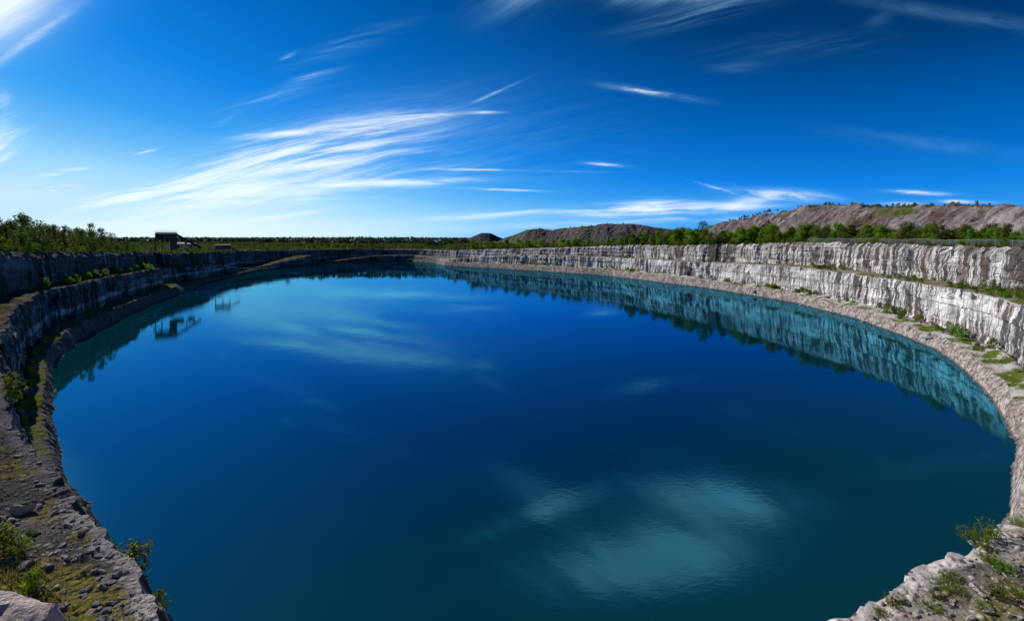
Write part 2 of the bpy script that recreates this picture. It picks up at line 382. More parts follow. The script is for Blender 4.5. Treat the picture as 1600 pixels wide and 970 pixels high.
# ------------------------------------------------------------------ the quarry: stations round the lake (clockwise from the near side)
#        x     y    ledge  zl   z1   bench  z2
ST = [(  -2,   21,  2.5, 1.5, 14.5, 11.8, 26.8), ( -10,  24.5, 3.5, 2.0, 14.5, 11.5, 26.0), ( -24,   38,  6.0, 2.0, 14.5, 14, 16.5),
      ( -32,  44.5, 6.0, 2.0, 14.5, 12, 16.2), ( -41,   52,  5.0, 2.0, 14.5,  11, 16.5), ( -56,   64,  4.5, 2.0, 14.5,  9, 18.5),
      ( -80,   89,  4.5, 2.0, 14.5,  7, 26.0), (-111,  124,  5.0, 3.0, 14.5,  7, 27.0), (-130,  155,  7.0, 4.0, 14.5,  7, 26.0),
      (-151,  202,  8.0, 4.0, 14.3,  8, 25.0), (-165,  235,  8.0, 4.0, 14.0,  8, 24.0), (-182,  282,  8.0, 4.0, 14.0,  8, 23.0),
      (-196,  305, 14.0, 3.0, 12.0,  6, 22.0), (-213,  375,  5.0, 2.0, 11.0,  6, 20.0), (-237,  480,  5.0, 1.5,  2.2, 16, 18.0),
      (-232,  558,  3.0, 1.0,  8.0, 22, 17.0), (-223,  606,  3.0, 1.0, 12.0, 24, 17.0), (-219,  616,  3.0, 1.0,  2.0, 24, 16.0),
      (-179,  686,  3.0, 1.0,  7.0, 20, 16.0), (-133,  676,  4.0, 2.0,  8.0,  8, 16.0), ( -95,  628,  5.0, 3.0,  6.0,  8, 16.0),
      ( -77,  575,  5.0, 4.0,  7.0,  8, 17.0), ( -16,  516,  7.0, 5.0, 13.0,  7, 19.5), (  36,  461,  8.0, 5.0, 15.0,  8, 22.0),
      (  78,  414,  8.0, 5.0, 14.5,  9, 24.5), ( 103,  348,  8.0, 5.0, 14.5,  9, 25.5), ( 118,  312,  8.0, 4.5, 15.0,  9, 26.5),
      ( 127,  270,  7.0, 4.5, 16.0, 10, 28.0), ( 132,  242,  8.0, 4.0, 16.0, 10, 28.3), ( 129,  192, 10.0, 3.5, 15.0, 10, 27.6),
      ( 122,  163, 10.0, 3.2, 15.0, 10, 27.5), ( 114,  137,  9.0, 3.0, 15.0, 10, 27.3), ( 104,  118,  8.0, 3.0, 15.0, 10, 27.2),
      (  90,   96,  7.0, 3.0, 15.0,  9, 27.0), (  75,   76,  6.0, 3.0, 15.0,  9, 27.0), (  64, 65.5,  5.0, 3.0, 15.0,  9, 27.0),
      (54.5,   56,  4.0, 3.0, 14.8, 10, 27.0), (  43,   45,  3.0, 2.0, 14.5, 13, 27.5), (  34,   36,  2.0, 2.0, 14.5, 14, 28.0),
      (26.5, 31.9,  2.0, 1.5, 14.5, 14, 28.2), (  21, 28.8,  2.0, 1.5, 14.5, 14, 28.2), (15.6, 26.4,  2.0, 1.5, 14.5, 14, 28.2),
      (  11,   23.4,  2.0, 1.5, 14.5, 14, 28.2), (   4, 21.3,  2.5, 1.5, 14.5, 13.5, 28.2)]
ST = np.array(ST, float)
_p = np.vstack([ST, ST[:1]])
_seg = np.hypot(np.diff(_p[:, 0]), np.diff(_p[:, 1])); _cum = np.concatenate([[0], np.cumsum(_seg)])
DS = 0.25
_L = _cum[-1]; _n = int(_L / DS); _s = np.linspace(0, _L, _n, endpoint=False)
DEN = np.stack([np.interp(_s, _cum, _p[:, c]) for c in range(7)], 1)

def gsm(a, sig):
    """gaussian smoothing of a closed curve"""
    n = len(a); f = np.fft.rfftfreq(n, d=DS)
    return np.fft.irfft(np.fft.rfft(a, axis=0) * np.exp(-2 * (math.pi * f * sig) ** 2)[:, None], n, axis=0)

DEN = np.concatenate([gsm(DEN[:, :2], 2.5), gsm(DEN[:, 2:], 3.0)], 1)
_t = gsm((np.roll(DEN[:, :2], -1, 0) - np.roll(DEN[:, :2], 1, 0)), 7.0)
_t /= np.linalg.norm(_t, axis=1)[:, None]
NRM = np.stack([-_t[:, 1], _t[:, 0]], 1)
if (NRM * (DEN[:, :2] - DEN[:, :2].mean(0))).sum(1).mean() < 0: NRM = -NRM
_dist = np.hypot(DEN[:, 0], DEN[:, 1])
_step = np.clip(_dist * 0.0026, 0.13, 1.2)
_k = np.concatenate([[0], np.cumsum(DS / _step)])[:-1]
NC = int(_k[-1])
IDX = np.interp(np.arange(NC), _k, np.arange(_n)).astype(int)
IDX = np.append(IDX, IDX[0])                           # close the ring
S = _s[IDX]; S = S.copy(); S[-1] = _L
W = DEN[IDX, :2]; N = NRM[IDX]; WL, ZL, Z1, WB, Z2 = (DEN[IDX, c] for c in range(2, 7))
NEAR = np.clip(1 - (np.hypot(W[:, 0], W[:, 1]) - 60) / 60, 0, 1)      # 1 on the near side
# a periodic copy of S for noise: use the plan position of the shore instead of s itself
def rows(d, z):
    P = np.empty((*d.shape, 3)); P[..., :2] = W[None] + N[None] * d[..., None]; P[..., 2] = z
    return P

def wrap(f):
    """noise in s made periodic by blending the last 12 m into the start"""
    a = f(S); b = f(S - _L); w = np.clip((S - (_L - 12)) / 12, 0, 1)
    return a * (1 - w) + b * w

def cliff_rows(d0, za, zb, nr, seed, batter, top_soft):
    t = np.linspace(0, 1, nr)[:, None]
    z = za[None] * (1 - t) + zb[None] * t
    hgt = (zb - za)[None]; soft = top_soft / 2.6
    d = d0[None] + batter * t + top_soft * np.clip((t - 0.80) / 0.20, 0, 1) ** 1.4
    def f(s):
        s = s[None]
        x = 1.5 * fbm(s / 26, z / 40, seed=seed, octv=3)
        x = x + 0.24 * cell(s / 4.4, z / 6.0, seed + 1) + 0.12 * cell(s / 1.5, z / 2.6, seed + 2)
        am = np.clip(0.5 + 1.2 * fbm(s / 30, z / 9, seed=seed + 20, octv=2), 0.05, 1.2)
        x = x + am * (0.20 * vnoise(s / 0.95, z / 6.0, seed=seed + 3) + 0.20 * vnoise(s / 2.1, z / 8.0, seed=seed + 13)) + 0.20 * (_h(np.floor((z + 0.5 * vnoise(s / 40, 0.5, seed=seed + 32)) / 1.35).astype(np.int64), 0, 0, seed + 30) * 2 - 1) + 0.10 * vnoise(s / 9, z / 2.0, seed=seed + 31)
        x = x + 0.17 * fbm(s / 0.9, z / 0.8, seed=seed + 4, octv=3) + 1.9 * soft * np.clip((t - 0.72) / 0.2, 0, 1) * fbm(s / 1.7, z / 1.3, seed=seed + 14, octv=3)
        cr = np.clip((vnoise(s / 5.5, z / 30.0, seed=seed + 6) - 0.45) / 0.3, 0, 1)      # clefts
        return x + 1.3 * cr
    dd = wrap(f) * np.clip(hgt / 8, 0.1, 1)
    P = rows(d + dd, z)
    P[..., 2] += wrap(lambda s: 0.55 * fbm(s[None] / 2.3, z / 3, seed=seed + 9, octv=3) + (0.35 - 0.27 * NEAR[None]) * cell(s[None] / 2.6, z * 0, seed + 8)) * (t ** 3) * np.clip(hgt / 8, 0.1, 1)
    return P, np.stack([np.broadcast_to(S[None], z.shape), z], -1)

D1 = WL
lower, uv_lower = cliff_rows(D1, ZL, Z1, 36, 100, 0.9, 0.5)
D2 = WL + 1.4 + WB
upper, uv_upper = cliff_rows(D2, Z1 + 0.5, Z2, 44, 200, 1.0, 1.7)

_tn = np.zeros(len(ST) + 1); _tn[0:2] = .5; _tn[2:20] = 1.0; _tn[20] = .75; _tn[21] = .35; _tn[-1] = .5  # stations of the left and far sides take the painted shade
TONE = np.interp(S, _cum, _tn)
# riprap: from under the water to the ledge
nr = 18; t = np.linspace(0, 1, nr)[:, None]
SLW = 0.27 + 0.13 * wrap(lambda s_: fbm(s_ / 14, 0.3, seed=33, octv=3))[None]
d = -4 + (4 + WL[None] * SLW) * t
d = d + np.clip(t * 5, 0, 1) * (1 - t) * wrap(lambda s_: 1.0 * fbm(s_ / 5, 1.7, seed=34, octv=4) + 0.7 * fbm(s_ / 22, 2.7, seed=35, octv=2))[None] * (1 - 0.5 * NEAR[None])
z = np.where(d < 0, d * 0.7, ZL[None] * np.clip(d / (WL[None] * SLW), 0, 1) ** 0.8)
rip = rows(d, z)
X, Y = rip[..., 0], rip[..., 1]
rip[..., 2] += (0.42 * fbm(X / 0.9, Y / 0.9, seed=31, octv=3) + 0.45 * fbm(X / 6, Y / 6, seed=32, octv=2)) * np.clip(t * 4, 0, 1)
# ledge: from the riprap's top row to the foot of the lower cliff
nr = 18; t = np.linspace(0, 1, nr)[:, None, None]
def flat_between(A, B, t, wid, reach=0.8):
    def sm(P):
        k_ = 31; Q = np.stack([np.convolve(np.concatenate([P[-1 - k_:-1, j], P[:, j], P[1:1 + k_, j]]), np.ones(k_) / k_, 'same')[k_:-k_] for j in range(3)], 1)
        Q[-1] = Q[0]; return Q
    As, Bs = sm(A), sm(B); w_ = np.maximum(wid, 0.5)[None, :, None]
    return As[None] * (1 - t) + Bs[None] * t + (A - As)[None] * np.exp(-t * w_ / reach) * (1 - t) + (B - Bs)[None] * np.exp(-(1 - t) * w_ / reach) * t
ledge = flat_between(rip[-1], lower[0], t, WL * 0.7)
X, Y = ledge[..., 0], ledge[..., 1]; win = np.sin(np.pi * t[..., 0])
ledge[..., 2] += win * (0.5 * fbm(X / 3, Y / 3, seed=41, octv=4) + 0.25) + 2.4 * np.clip((t[..., 0] - 0.45) / 0.55, 0, 1) * win * np.clip(0.4 + 2.0 * fbm(X / 7, Y / 7, seed=42), 0, 2)
nr = 56; t = np.linspace(0, 1, nr)[:, None, None]
bench = flat_between(lower[-1], upper[0], t, WB)
X, Y = bench[..., 0], bench[..., 1]; tt = t[..., 0]; win = np.sin(np.pi * tt) ** 0.6
edge = np.exp(-(tt / 0.20) ** 2)
rough = fbm(X / 0.5, Y / 0.5, seed=51, octv=3) * 0.22 + np.abs(fbm(X / 1.1, Y / 1.1, seed=53, octv=3)) * 0.55 - 0.12
bench[..., 2] += win * (0.22 * fbm(X / 2.5, Y / 2.5, seed=52, octv=5) + NEAR[None] * edge * rough * 1.1)
# rim
nr = 26; u_ = np.linspace(0, 1, nr)[:, None]; off = 0.2 + 39.8 * u_ ** 1.7
rimP = rows(D2[None] + 3.6 + off, Z2[None] + 0 * off)
b_ = np.clip(u_ / 0.12, 0, 1)[..., None]
rimP = upper[-1][None] * (1 - b_) + rimP * b_
X, Y = rimP[..., 0], rimP[..., 1]
rimP[..., 2] += np.clip(u_ * 3, 0, 1) * (0.7 * fbm(X / 9, Y / 9, seed=61, octv=4)) * (1 - 0.9 * NEAR[None])
# plateau to the horizon
CEN = np.array([-40.0, 330.0])
last = rimP[-1]; rad = last[:, :2] - CEN; rl = np.linalg.norm(rad, axis=1); ru = rad / rl[:, None]
sel = np.unique(np.append(np.arange(0, NC, 6), NC))
dist = np.array([0, 8, 20, 40, 70, 110, 160, 240, 360, 540, 800, 1200, 1900, 3200, 6000, 12000, 20000.0])
pl = np.empty((len(dist), len(sel), 3))
for i, dd in enumerate(dist):
    pl[i, :, :2] = last[sel, :2] + ru[sel] * dd
    w = np.clip(dd / 300, 0, 1)
    pl[i, :, 2] = last[sel, 2] * (1 - w) + 25.0 * w
X, Y = pl[..., 0], pl[..., 1]
ww = np.clip(dist / 60, 0, 1)[:, None] * np.clip(dist / 60, 0, 1)[:, None]
pl[..., 2] += ww * 2.2 * fbm(X / 160, Y / 160, seed=66, octv=3) * (dist[:, None] < 4000)

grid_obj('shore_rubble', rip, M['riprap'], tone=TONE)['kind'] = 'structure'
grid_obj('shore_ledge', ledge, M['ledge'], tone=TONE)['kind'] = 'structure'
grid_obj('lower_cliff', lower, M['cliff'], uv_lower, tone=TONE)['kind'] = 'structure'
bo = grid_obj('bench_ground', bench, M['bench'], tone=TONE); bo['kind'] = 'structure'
X, Y = bench[..., 0], bench[..., 1]
lip = np.exp(-(np.linspace(0, 1, bench.shape[0])[:, None] * WB[None] / 1.1) ** 2) * (0.75 + 0.5 * fbm(X / 1.2, Y / 1.2, seed=55, octv=3))
bo.data.attributes.new('lip', 'FLOAT', 'POINT').data.foreach_set('value', np.clip(lip, 0, 1).astype(np.float32).ravel())
uv_upper[..., 0] += 731.0
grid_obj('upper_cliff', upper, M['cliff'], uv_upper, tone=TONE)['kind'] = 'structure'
grid_obj('rim_ground', rimP, M['rim'])['kind'] = 'structure'
grid_obj('ground', pl, M['rim'], smooth=True)['kind'] = 'structure'

# water
fr = np.concatenate([np.linspace(0, 0.9, 14), np.linspace(0.92, 1.02, 8)])
ws = np.unique(np.append(np.arange(0, NC, 4), NC))
wp = np.zeros((len(fr), len(ws), 3)); wc = np.array([-20.0, 250.0])
wp[..., :2] = wc + (W[ws] + N[ws] * 1.2 - wc)[None] * fr[:, None, None]
wuv = np.zeros((len(fr), len(ws), 2)); wuv[..., 0] = fr[:, None]; wuv[..., 1] = S[ws][None] / _L
wo = grid_obj('water', wp, water_mat(), wuv, True); wo['kind'] = 'structure'

# ------------------------------------------------------------------ where things can stand
def near_col(px, lo=0.0):
    """index of the column whose rim stands at direction px (in front of the camera)"""
    q = upper[-1]; ok = q[:, 1] > 15
    u = np.where(ok, q[:, 0] / np.maximum(q[:, 1], 1e-3), 1e9)
    return int(np.argmin(np.abs(u - (px - CX) / F)))

def rim_at(c, off):
    i = int(np.argmin(np.abs((0.2 + 39.8 * np.linspace(0, 1, 26) ** 1.7) - off))) if off < 40 else None
    if i is not None: return rimP[i, c].copy()
    p = np.empty(3); p[:2] = last[c, :2] + ru[c] * (off - 40)
    w = np.clip((off - 40) / 300, 0, 1); p[2] = last[c, 2] * (1 - w) + 25.0 * w
    return p

def in_px(p):
    return CX + F * p[0] / p[1], HY + F * (HC - p[2]) / p[1]

# ------------------------------------------------------------------ trees
def crown_mesh(name, seed, h, w, base, nlobe, nleaf, leaf, mat, spire=0.0):
    r = np.random.default_rng(seed); V = []; Fc = []
    for i in range(nlobe):
        f = (i + 0.5) / nlobe
        zc = base + (h - base) * (0.08 + 0.86 * f)
        env = w * 0.5 * (math.sin(math.pi * min(0.96, 0.16 + 0.84 * f) ** (0.85 + spire * 0.0)) ** 0.8) * (1 - spire * f)
        a = r.uniform(0, 2 * math.pi); rr = env * r.uniform(0.15, 0.85)
        c = np.array([math.cos(a) * rr, math.sin(a) * rr, zc]); size = w * r.uniform(0.13, 0.24)
        k = int(nleaf / nlobe * r.uniform(0.6, 1.4))
        dirs = r.normal(size=(k, 3)); dirs /= np.linalg.norm(dirs, axis=1)[:, None]
        pos = c + dirs * size * (r.uniform(0.35, 1.1, (k, 1)) ** 0.6) * np.array([1.15, 1.15, 0.85])
        for q, dn in zip(pos, dirs):
            n = dn + r.normal(size=3) * 0.7; n /= np.linalg.norm(n)
            x = np.cross(n, r.normal(size=3)); x /= np.linalg.norm(x); y = np.cross(n, x)
            L = leaf * r.uniform(0.6, 1.4); B = L * r.uniform(0.45, 0.8)
            b = len(V); V += [q - x * L, q - y * B * 0.6 + n * 0.1 * L, q + x * L, q + y * B * 0.6 + n * 0.1 * L]; Fc.append((b, b + 1, b + 2, b + 3))
    return np.array(V), np.array(Fc)

def make_tree(name, seed, h, w, base, nlobe, nleaf, leaf, mat, spire=0.0):
    """prototype data: (trunk mesh, crown mesh)"""
    r = random.Random(seed); m = MB()
    bend = [(r.uniform(-.03, .03) * h * k, r.uniform(-.03, .03) * h * k, h * 0.92 * k / 4) for k in range(5)]
    m.tube(bend, [h * 0.02, h * 0.017, h * 0.013, h * 0.008, h * 0.003], 6)
    for i in range(5):
        z = base + (h - base) * (0.1 + 0.14 * i); a = r.uniform(0, 6.28); L = w * r.uniform(0.25, 0.42)
        m.tube([(0, 0, z), (math.cos(a) * L * .5, math.sin(a) * L * .5, z + L * .3), (math.cos(a) * L, math.sin(a) * L, z + L * .75)], [h * .008, h * .005, h * .002], 4)
    to = m.build('trunk', M['bark']); V, Fc = crown_mesh('crown', seed, h, w, base, nlobe, nleaf, leaf, mat, spire)
    co = mesh_obj('crown', V, Fc, mat)
    tm, cm = to.data, co.data
    bpy.data.objects.remove(to); bpy.data.objects.remove(co)
    return tm, cm

def plant(proto, name, loc, sc, label, cat, group, sink=0.15, rz=None):
    tm, cm = proto
    o = empty(name, (loc[0], loc[1], loc[2] - sink), random.uniform(0, 6.28) if rz is None else rz, (sc * random.uniform(.88, 1.12), sc * random.uniform(.88, 1.12), sc))
    tag(o, label, cat, group)
    if tm is not None: link(bpy.data.objects.new('trunk', tm), o)
    link(bpy.data.objects.new('crown', cm), o)
    return o

PT = {}
for i in range(4): PT['wood', i] = make_tree('forest_tree', 20 + i, 10.0, [5.5, 6.5, 5.0, 6.0][i], [1.5, 2.0, 1.2, 1.8][i], 22, 900, 0.30, M['leaf_dark'])
for i in range(4): PT['young', i] = make_tree('young_tree', 40 + i, 7.0, [4.2, 4.8, 3.6, 4.4][i], 0.5, 20, 800, 0.27, M['leaf_mid'], 0.25)
for i in range(2): PT['lime', i] = make_tree('lime_tree', 60 + i, 6.0, [4.0, 4.6][i], 0.4, 16, 620, 0.26, M['leaf_lime'])
for i in range(3): PT['pine', i] = make_tree('spire_tree', 70 + i, 9.0, 3.0, 0.8, 22, 700, 0.24, M['leaf_dark'], 0.75)
for i in range(3): PT['scrub', i] = make_tree('scrub', 80 + i, 1.6, 2.0, 0.1, 10, 300, 0.15, M['leaf_mid'])
PT['scrub', 3] = make_tree('scrub', 85, 1.5, 1.8, 0.1, 10, 260, 0.14, M['leaf_lime'])

rr = random.Random(5)
def rim_trees(px0, px1, n, offs, hts, kinds, name, cat, label, group, wide=1.0):
    """trees on the plateau between two directions; hts(px) gives the height"""
    out = []
    for i in range(n):
        px = px0 + (px1 - px0) * (i + rr.random()) / n
        off = rr.uniform(*offs)
        c = near_col(px)
        for _ in range(6):                                  # walk along the rim until the standing point is seen at px
            p = rim_at(c, off)
            if p[1] < 5: break
            e = in_px(p)[0] - px
            if abs(e) < 2: break
            q = rim_at(min(c + 3, NC - 1), off)
            g = (in_px(q)[0] - in_px(p)[0]) / 3 or 1e-3
            c = int(np.clip(c - e / g * 0.8, 0, NC - 1))
        if p[1] < 20: continue
        kd = rr.choices([k[0] for k in kinds], [k[1] for k in kinds])[0]
        v = rr.randrange(len([1 for key in PT if key[0] == kd]))
        base_h = {'wood': 10, 'young': 7, 'lime': 6, 'pine': 9, 'scrub': 1.6}[kd]
        h = hts(px) * rr.uniform(0.6, 1.22) * {'lime': 0.62, 'pine': 1.05, 'young': 0.85}.get(kd, 1.0)
        lab = label[kd] if isinstance(label, dict) else label
        o = plant(PT[kd, v], name[kd] if isinstance(name, dict) else name, p, h / base_h, lab, cat, group)
        o.scale.x *= wide; o.scale.y *= wide; out.append(o)
    return out

hl = lambda px: float(np.interp(px, [-120, 0, 40, 90, 140, 170, 200, 240], [9.5, 10, 11.5, 9.5, 11, 8.5, 6, 4]))
rim_trees(-60, 215, 130, (8, 45), lambda px: 1.12 * hl(px), [('wood', 6), ('pine', 1.2)], {'wood': 'forest_tree', 'pine': 'spire_tree'}, 'tree',
          {'wood': 'tall dark green broadleaf tree in the wood above the shaded left cliff', 'pine': 'narrow dark pointed tree in the wood above the shaded left cliff'}, 'trees of the wood above the shaded cliff')
rim_trees(-20, 245, 66, (2, 9), lambda px: 5.6 - 0.008 * px, [('young', 3), ('lime', 2), ('wood', 1)], {'young': 'young_tree', 'lime': 'lime_tree', 'wood': 'forest_tree'}, 'tree',
          {'young': 'small green tree on the very rim of the shaded left cliff', 'lime': 'small yellow-green tree on the very rim of the shaded left cliff', 'wood': 'small dark tree on the very rim of the shaded left cliff'}, 'small trees along the rim of the shaded cliff')
rim_trees(240, 520, 120, (3, 140), lambda px: float(np.interp(px, [240, 330, 520], [4.2, 5.5, 7])), [('young', 2), ('lime', 2), ('wood', 3)], {'young': 'young_tree', 'lime': 'lime_tree', 'wood': 'forest_tree'}, 'tree',
          {'young': 'green tree on the far left shore below the distant forest', 'lime': 'yellow-green tree on the far left shore below the distant forest', 'wood': 'dark tree on the far left shore below the distant forest'}, 'trees on the far left shore', 1.7)
rim_trees(520, 700, 60, (6, 120), lambda px: 7.0, [('young', 2), ('lime', 2), ('wood', 2)], {'young': 'young_tree', 'lime': 'lime_tree', 'wood': 'forest_tree'}, 'tree',
          {'young': 'green tree at the far end of the lake', 'lime': 'yellow-green tree at the far end of the lake', 'wood': 'dark tree at the far end of the lake'}, 'trees at the far end of the lake', 1.8)
rim_trees(700, 975, 74, (3, 30), lambda px: float(np.interp(px, [700, 800, 975], [11, 10.5, 8])), [('young', 5), ('lime', 3)], {'young': 'young_tree', 'lime': 'lime_tree'}, 'tree',
          {'young': 'green tree in the row below the long dark spoil ridge', 'lime': 'yellow-green tree in the row below the long dark spoil ridge'}, 'trees below the long dark spoil ridge', 1.6)
hr = None
hr = lambda px: float(np.interp(px, [970, 1000, 1040, 1070, 1105, 1115, 1150, 1225, 1245, 1300, 1400, 1500, 1600, 1700], [9, 12, 13, 14, 11, 8, 12.5, 12.5, 10.5, 9.6, 8.4, 7.4, 6.6, 6.4]))
rim_trees(975, 1112, 56, (5, 30), hr, [('young', 7), ('lime', 1), ('wood', 1)], {'young': 'young_tree', 'lime': 'lime_tree', 'wood': 'forest_tree'}, 'tree',
          {'young': 'green tree in the dense clump before the gap in the hills', 'lime': 'yellow-green tree in the dense clump before the gap in the hills', 'wood': 'dark green tree in the dense clump before the gap in the hills'}, 'trees of the clump before the gap in the hills', 1.35)
rim_trees(1118, 1236, 48, (6, 30), hr, [('young', 7), ('lime', 1)], {'young': 'young_tree', 'lime': 'lime_tree'}, 'tree',
          {'young': 'green tree in the clump at the left foot of the big spoil hill', 'lime': 'yellow-green tree in the clump at the left foot of the big spoil hill'}, 'trees at the left foot of the big spoil hill', 1.35)
rim_trees(1242, 1700, 150, (8, 24), hr, [('young', 8), ('lime', 1), ('wood', 1.5)], {'young': 'young_tree', 'lime': 'lime_tree', 'wood': 'forest_tree'}, 'tree',
          {'young': 'green tree in the long belt between wire fence and spoil hill', 'lime': 'yellow-green tree in the long belt between wire fence and spoil hill', 'wood': 'darker tree in the long belt between wire fence and spoil hill'}, 'trees of the belt behind the wire fence', 1.35)
rim_trees(960, 1700, 120, (5, 12), lambda px: float(np.interp(px, [960, 1230, 1250, 1700], [3.4, 3.4, 3.0, 2.2])), [('scrub', 1)], 'rim_bush', 'bush',
          'leafy bush filling the foot of the tree belt above the sunlit cliff', 'bushes at the foot of the tree belt', 1.25)
c = near_col(1074); p = rim_at(c, 14)
plant(PT['wood', 1], 'tall_tree', p, 1.75, 'tallest tree with round top, rising above the clump right of the dark ridge', 'tree', None)

# far forest: one mass to the horizon
r = np.random.default_rng(3); V = []; n = 9000
px = r.uniform(150, 740, n); Yd = 760 + 2600 * r.random(n) ** 2.0
xs = (px - CX) / F * Yd
ok = np.hypot(xs + 40, Yd - 330) > 380
xs, Yd = xs[ok], Yd[ok]; n = len(xs)
hh = r.uniform(5, 10, n) * np.clip(Yd / 1300, 0.7, 1.25); wd = hh * r.uniform(0.5, 0.9, n)
fv = []; ff = []
for i in range(n):
    gz = 24.0 + 1.2 * math.sin(xs[i] * .01)
    for j in range(5):
        a = r.uniform(0, 6.28); cx = xs[i] + wd[i] * .3 * math.cos(a); cy = Yd[i] + wd[i] * .3 * math.sin(a); cz = gz + hh[i] * r.uniform(.15, .85)
        q = wd[i] * r.uniform(.28, .5); d = r.normal(size=(3, 3)); d /= np.linalg.norm(d, axis=1)[:, None]
        b = len(fv); o = np.array([cx, cy, cz])
        fv += [o + d[0] * q, o + d[1] * q, o - d[0] * q, o - d[1] * q]; ff.append((b, b + 1, b + 2, b + 3))
tag(mesh_obj('far_forest', fv, np.array(ff), M['leaf_far']), 'distant dark green forest spreading flat to the horizon', None, None, 'stuff')

# ------------------------------------------------------------------ spoil heaps
def ridge(name, crest, zb, front, flat, back, mat, amp, seed, lab):
    """crest: (px, py, Y) points; a heap with a front slope towards the lake, a flat top and a back slope"""
    pts = np.array([at_depth(*c) for c in crest])
    s = np.concatenate([[0], np.cumsum(np.hypot(np.diff(pts[:, 0]), np.diff(pts[:, 1])))])
    nc = max(40, int(s[-1] / 1.3)); q = np.linspace(0, s[-1], nc)
    C = np.stack([np.interp(q, s, pts[:, k]) for k in range(3)], 1)
    tng = np.gradient(C[:, :2], axis=0)
    ker = np.ones(41) / 41
    tng = np.stack([np.convolve(np.pad(tng[:, k], 20, mode='edge'), ker, 'valid') for k in range(2)], 1)
    tng /= np.linalg.norm(tng, axis=1)[:, None]; nn = np.stack([tng[:, 1], -tng[:, 0]], 1)
    sg = np.sign((nn * -C[:, :2]).sum(1)); nn *= sg[:, None]
    prof = [(-back, 0.0), (-back * .5, .55), (-flat, 1.0)] + [(-flat * (1 - k / 4), 1.0) for k in range(1, 5)]
    m = 44
    prof += [(front * k / m, max(0.0, 1 - k / m)) for k in range(1, m + 1)] + [(front * 1.15, -0.08)]
    P = np.empty((len(prof), nc, 3)); UV = np.empty((len(prof), nc, 2))
    hgt = C[:, 2] - zb
    for i, (d, f) in enumerate(prof):
        sc = np.clip(hgt / hgt.max(), 0.12, 1)
        P[i, :, :2] = C[:, :2] + nn * (d * sc)[:, None]; P[i, :, 2] = zb + hgt * f
        UV[i, :, 0] = q; UV[i, :, 1] = (1 - f) * hgt if d >= 0 else 0
    fcol = np.array([f for d, f in prof])[:, None]; mid = np.clip(np.sin(np.pi * np.clip(fcol, 0, 1)) , 0, 1) ** 0.6
    qs = q[None] + (0.35 + 0.5 * fbm(q / 60, 0.5, seed=seed + 8, octv=2))[None] * UV[..., 1] + 5 * fbm(q[None] / 25, UV[..., 1] / 18, seed=seed + 9, octv=3)
    am_ = np.clip(0.6 + 1.3 * fbm(q[None] / 45, UV[..., 1] / 30, seed=seed + 10, octv=2), 0.1, 1.5)
    g = fbm(qs / 17, UV[..., 1] / 120, seed=seed, octv=4) * 1.1 + 0.4 * fbm(qs / 4, UV[..., 1] / 30, seed=seed + 1, octv=3)
    P[..., :2] += nn[None] * (g * am_ * mid * amp)[..., None]
    P[..., :2] += nn[None] * (0.28 * amp * fbm(P[..., 0] / 3, P[..., 1] / 3, P[..., 2] / 3, seed=seed + 7, octv=3) * mid)[..., None]
    P[..., 2] += amp * 0.30 * fbm(P[..., 0] / 5, P[..., 1] / 5, seed=seed + 2, octv=4) * np.clip(fcol * 4, 0, 1)
    P[..., 2] += amp * 0.42 * fbm(P[..., 0] / 26, P[..., 1] / 26, seed=seed + 3, octv=3) * np.clip(fcol * 4, 0, 1)
    o = grid_obj(name, P, mat, UV); o['kind'] = 'structure'; o['label'] = lab
    return C

hillC = ridge('spoil_hill', [(1085, 366, 505), (1112, 353, 495), (1150, 344, 480), (1200, 332, 455), (1240, 324, 430), (1290, 320, 395), (1330, 320, 370), (1380, 323, 340),
                     (1450, 322, 305), (1520, 320, 275), (1600, 322, 245), (1720, 322, 215), (1900, 324, 185), (2100, 330, 160)], 26, 42, 26, 80, M['spoil_pale'], 6.5, 300,
      'big brown and grey spoil hill above the sunlit cliffs')
midC = ridge('spoil_ridge', [(778, 377, 800), (800, 368, 790), (822, 359, 780), (842, 357, 775), (858, 361, 770), (878, 357, 765), (915, 353, 750), (950, 350, 740), (985, 350, 730), (1010, 353, 720), (1060, 360, 705), (1120, 368, 690)],
      24, 40, 60, 90, M['spoil_dark'], 4.5, 340, 'long dark brown spoil ridge beyond the far right shore')
ridge('spoil_cone', [(722, 377, 900), (738, 370, 900), (752, 364.5, 900), (766, 364.5, 900), (778, 370, 900), (800, 377, 900)], 25, 22, 4, 22, M['spoil_black'], 1.6, 360,
      'small black spoil cone left of the long dark ridge')
# scrub along the crests
for C, n, lo, grp, lab in ((hillC, 70, 0.10, 'scrub on top of the spoil hill', 'green bush standing against the sky on the big spoil hill'),
                           (midC, 16, 0.20, 'scrub on top of the dark spoil ridge', 'green bush on the crest of the long dark spoil ridge')):
    for i in range(n):
        k = int(len(C) * rr.uniform(lo, 0.72)); q = C[k] + np.array([rr.uniform(-2, 2), rr.uniform(0, 6), -0.2])
        plant(PT['scrub', rr.randrange(3)], 'hill_bush', q, rr.uniform(0.5, 1.7), lab, 'bush', grp)

exec_rest = True
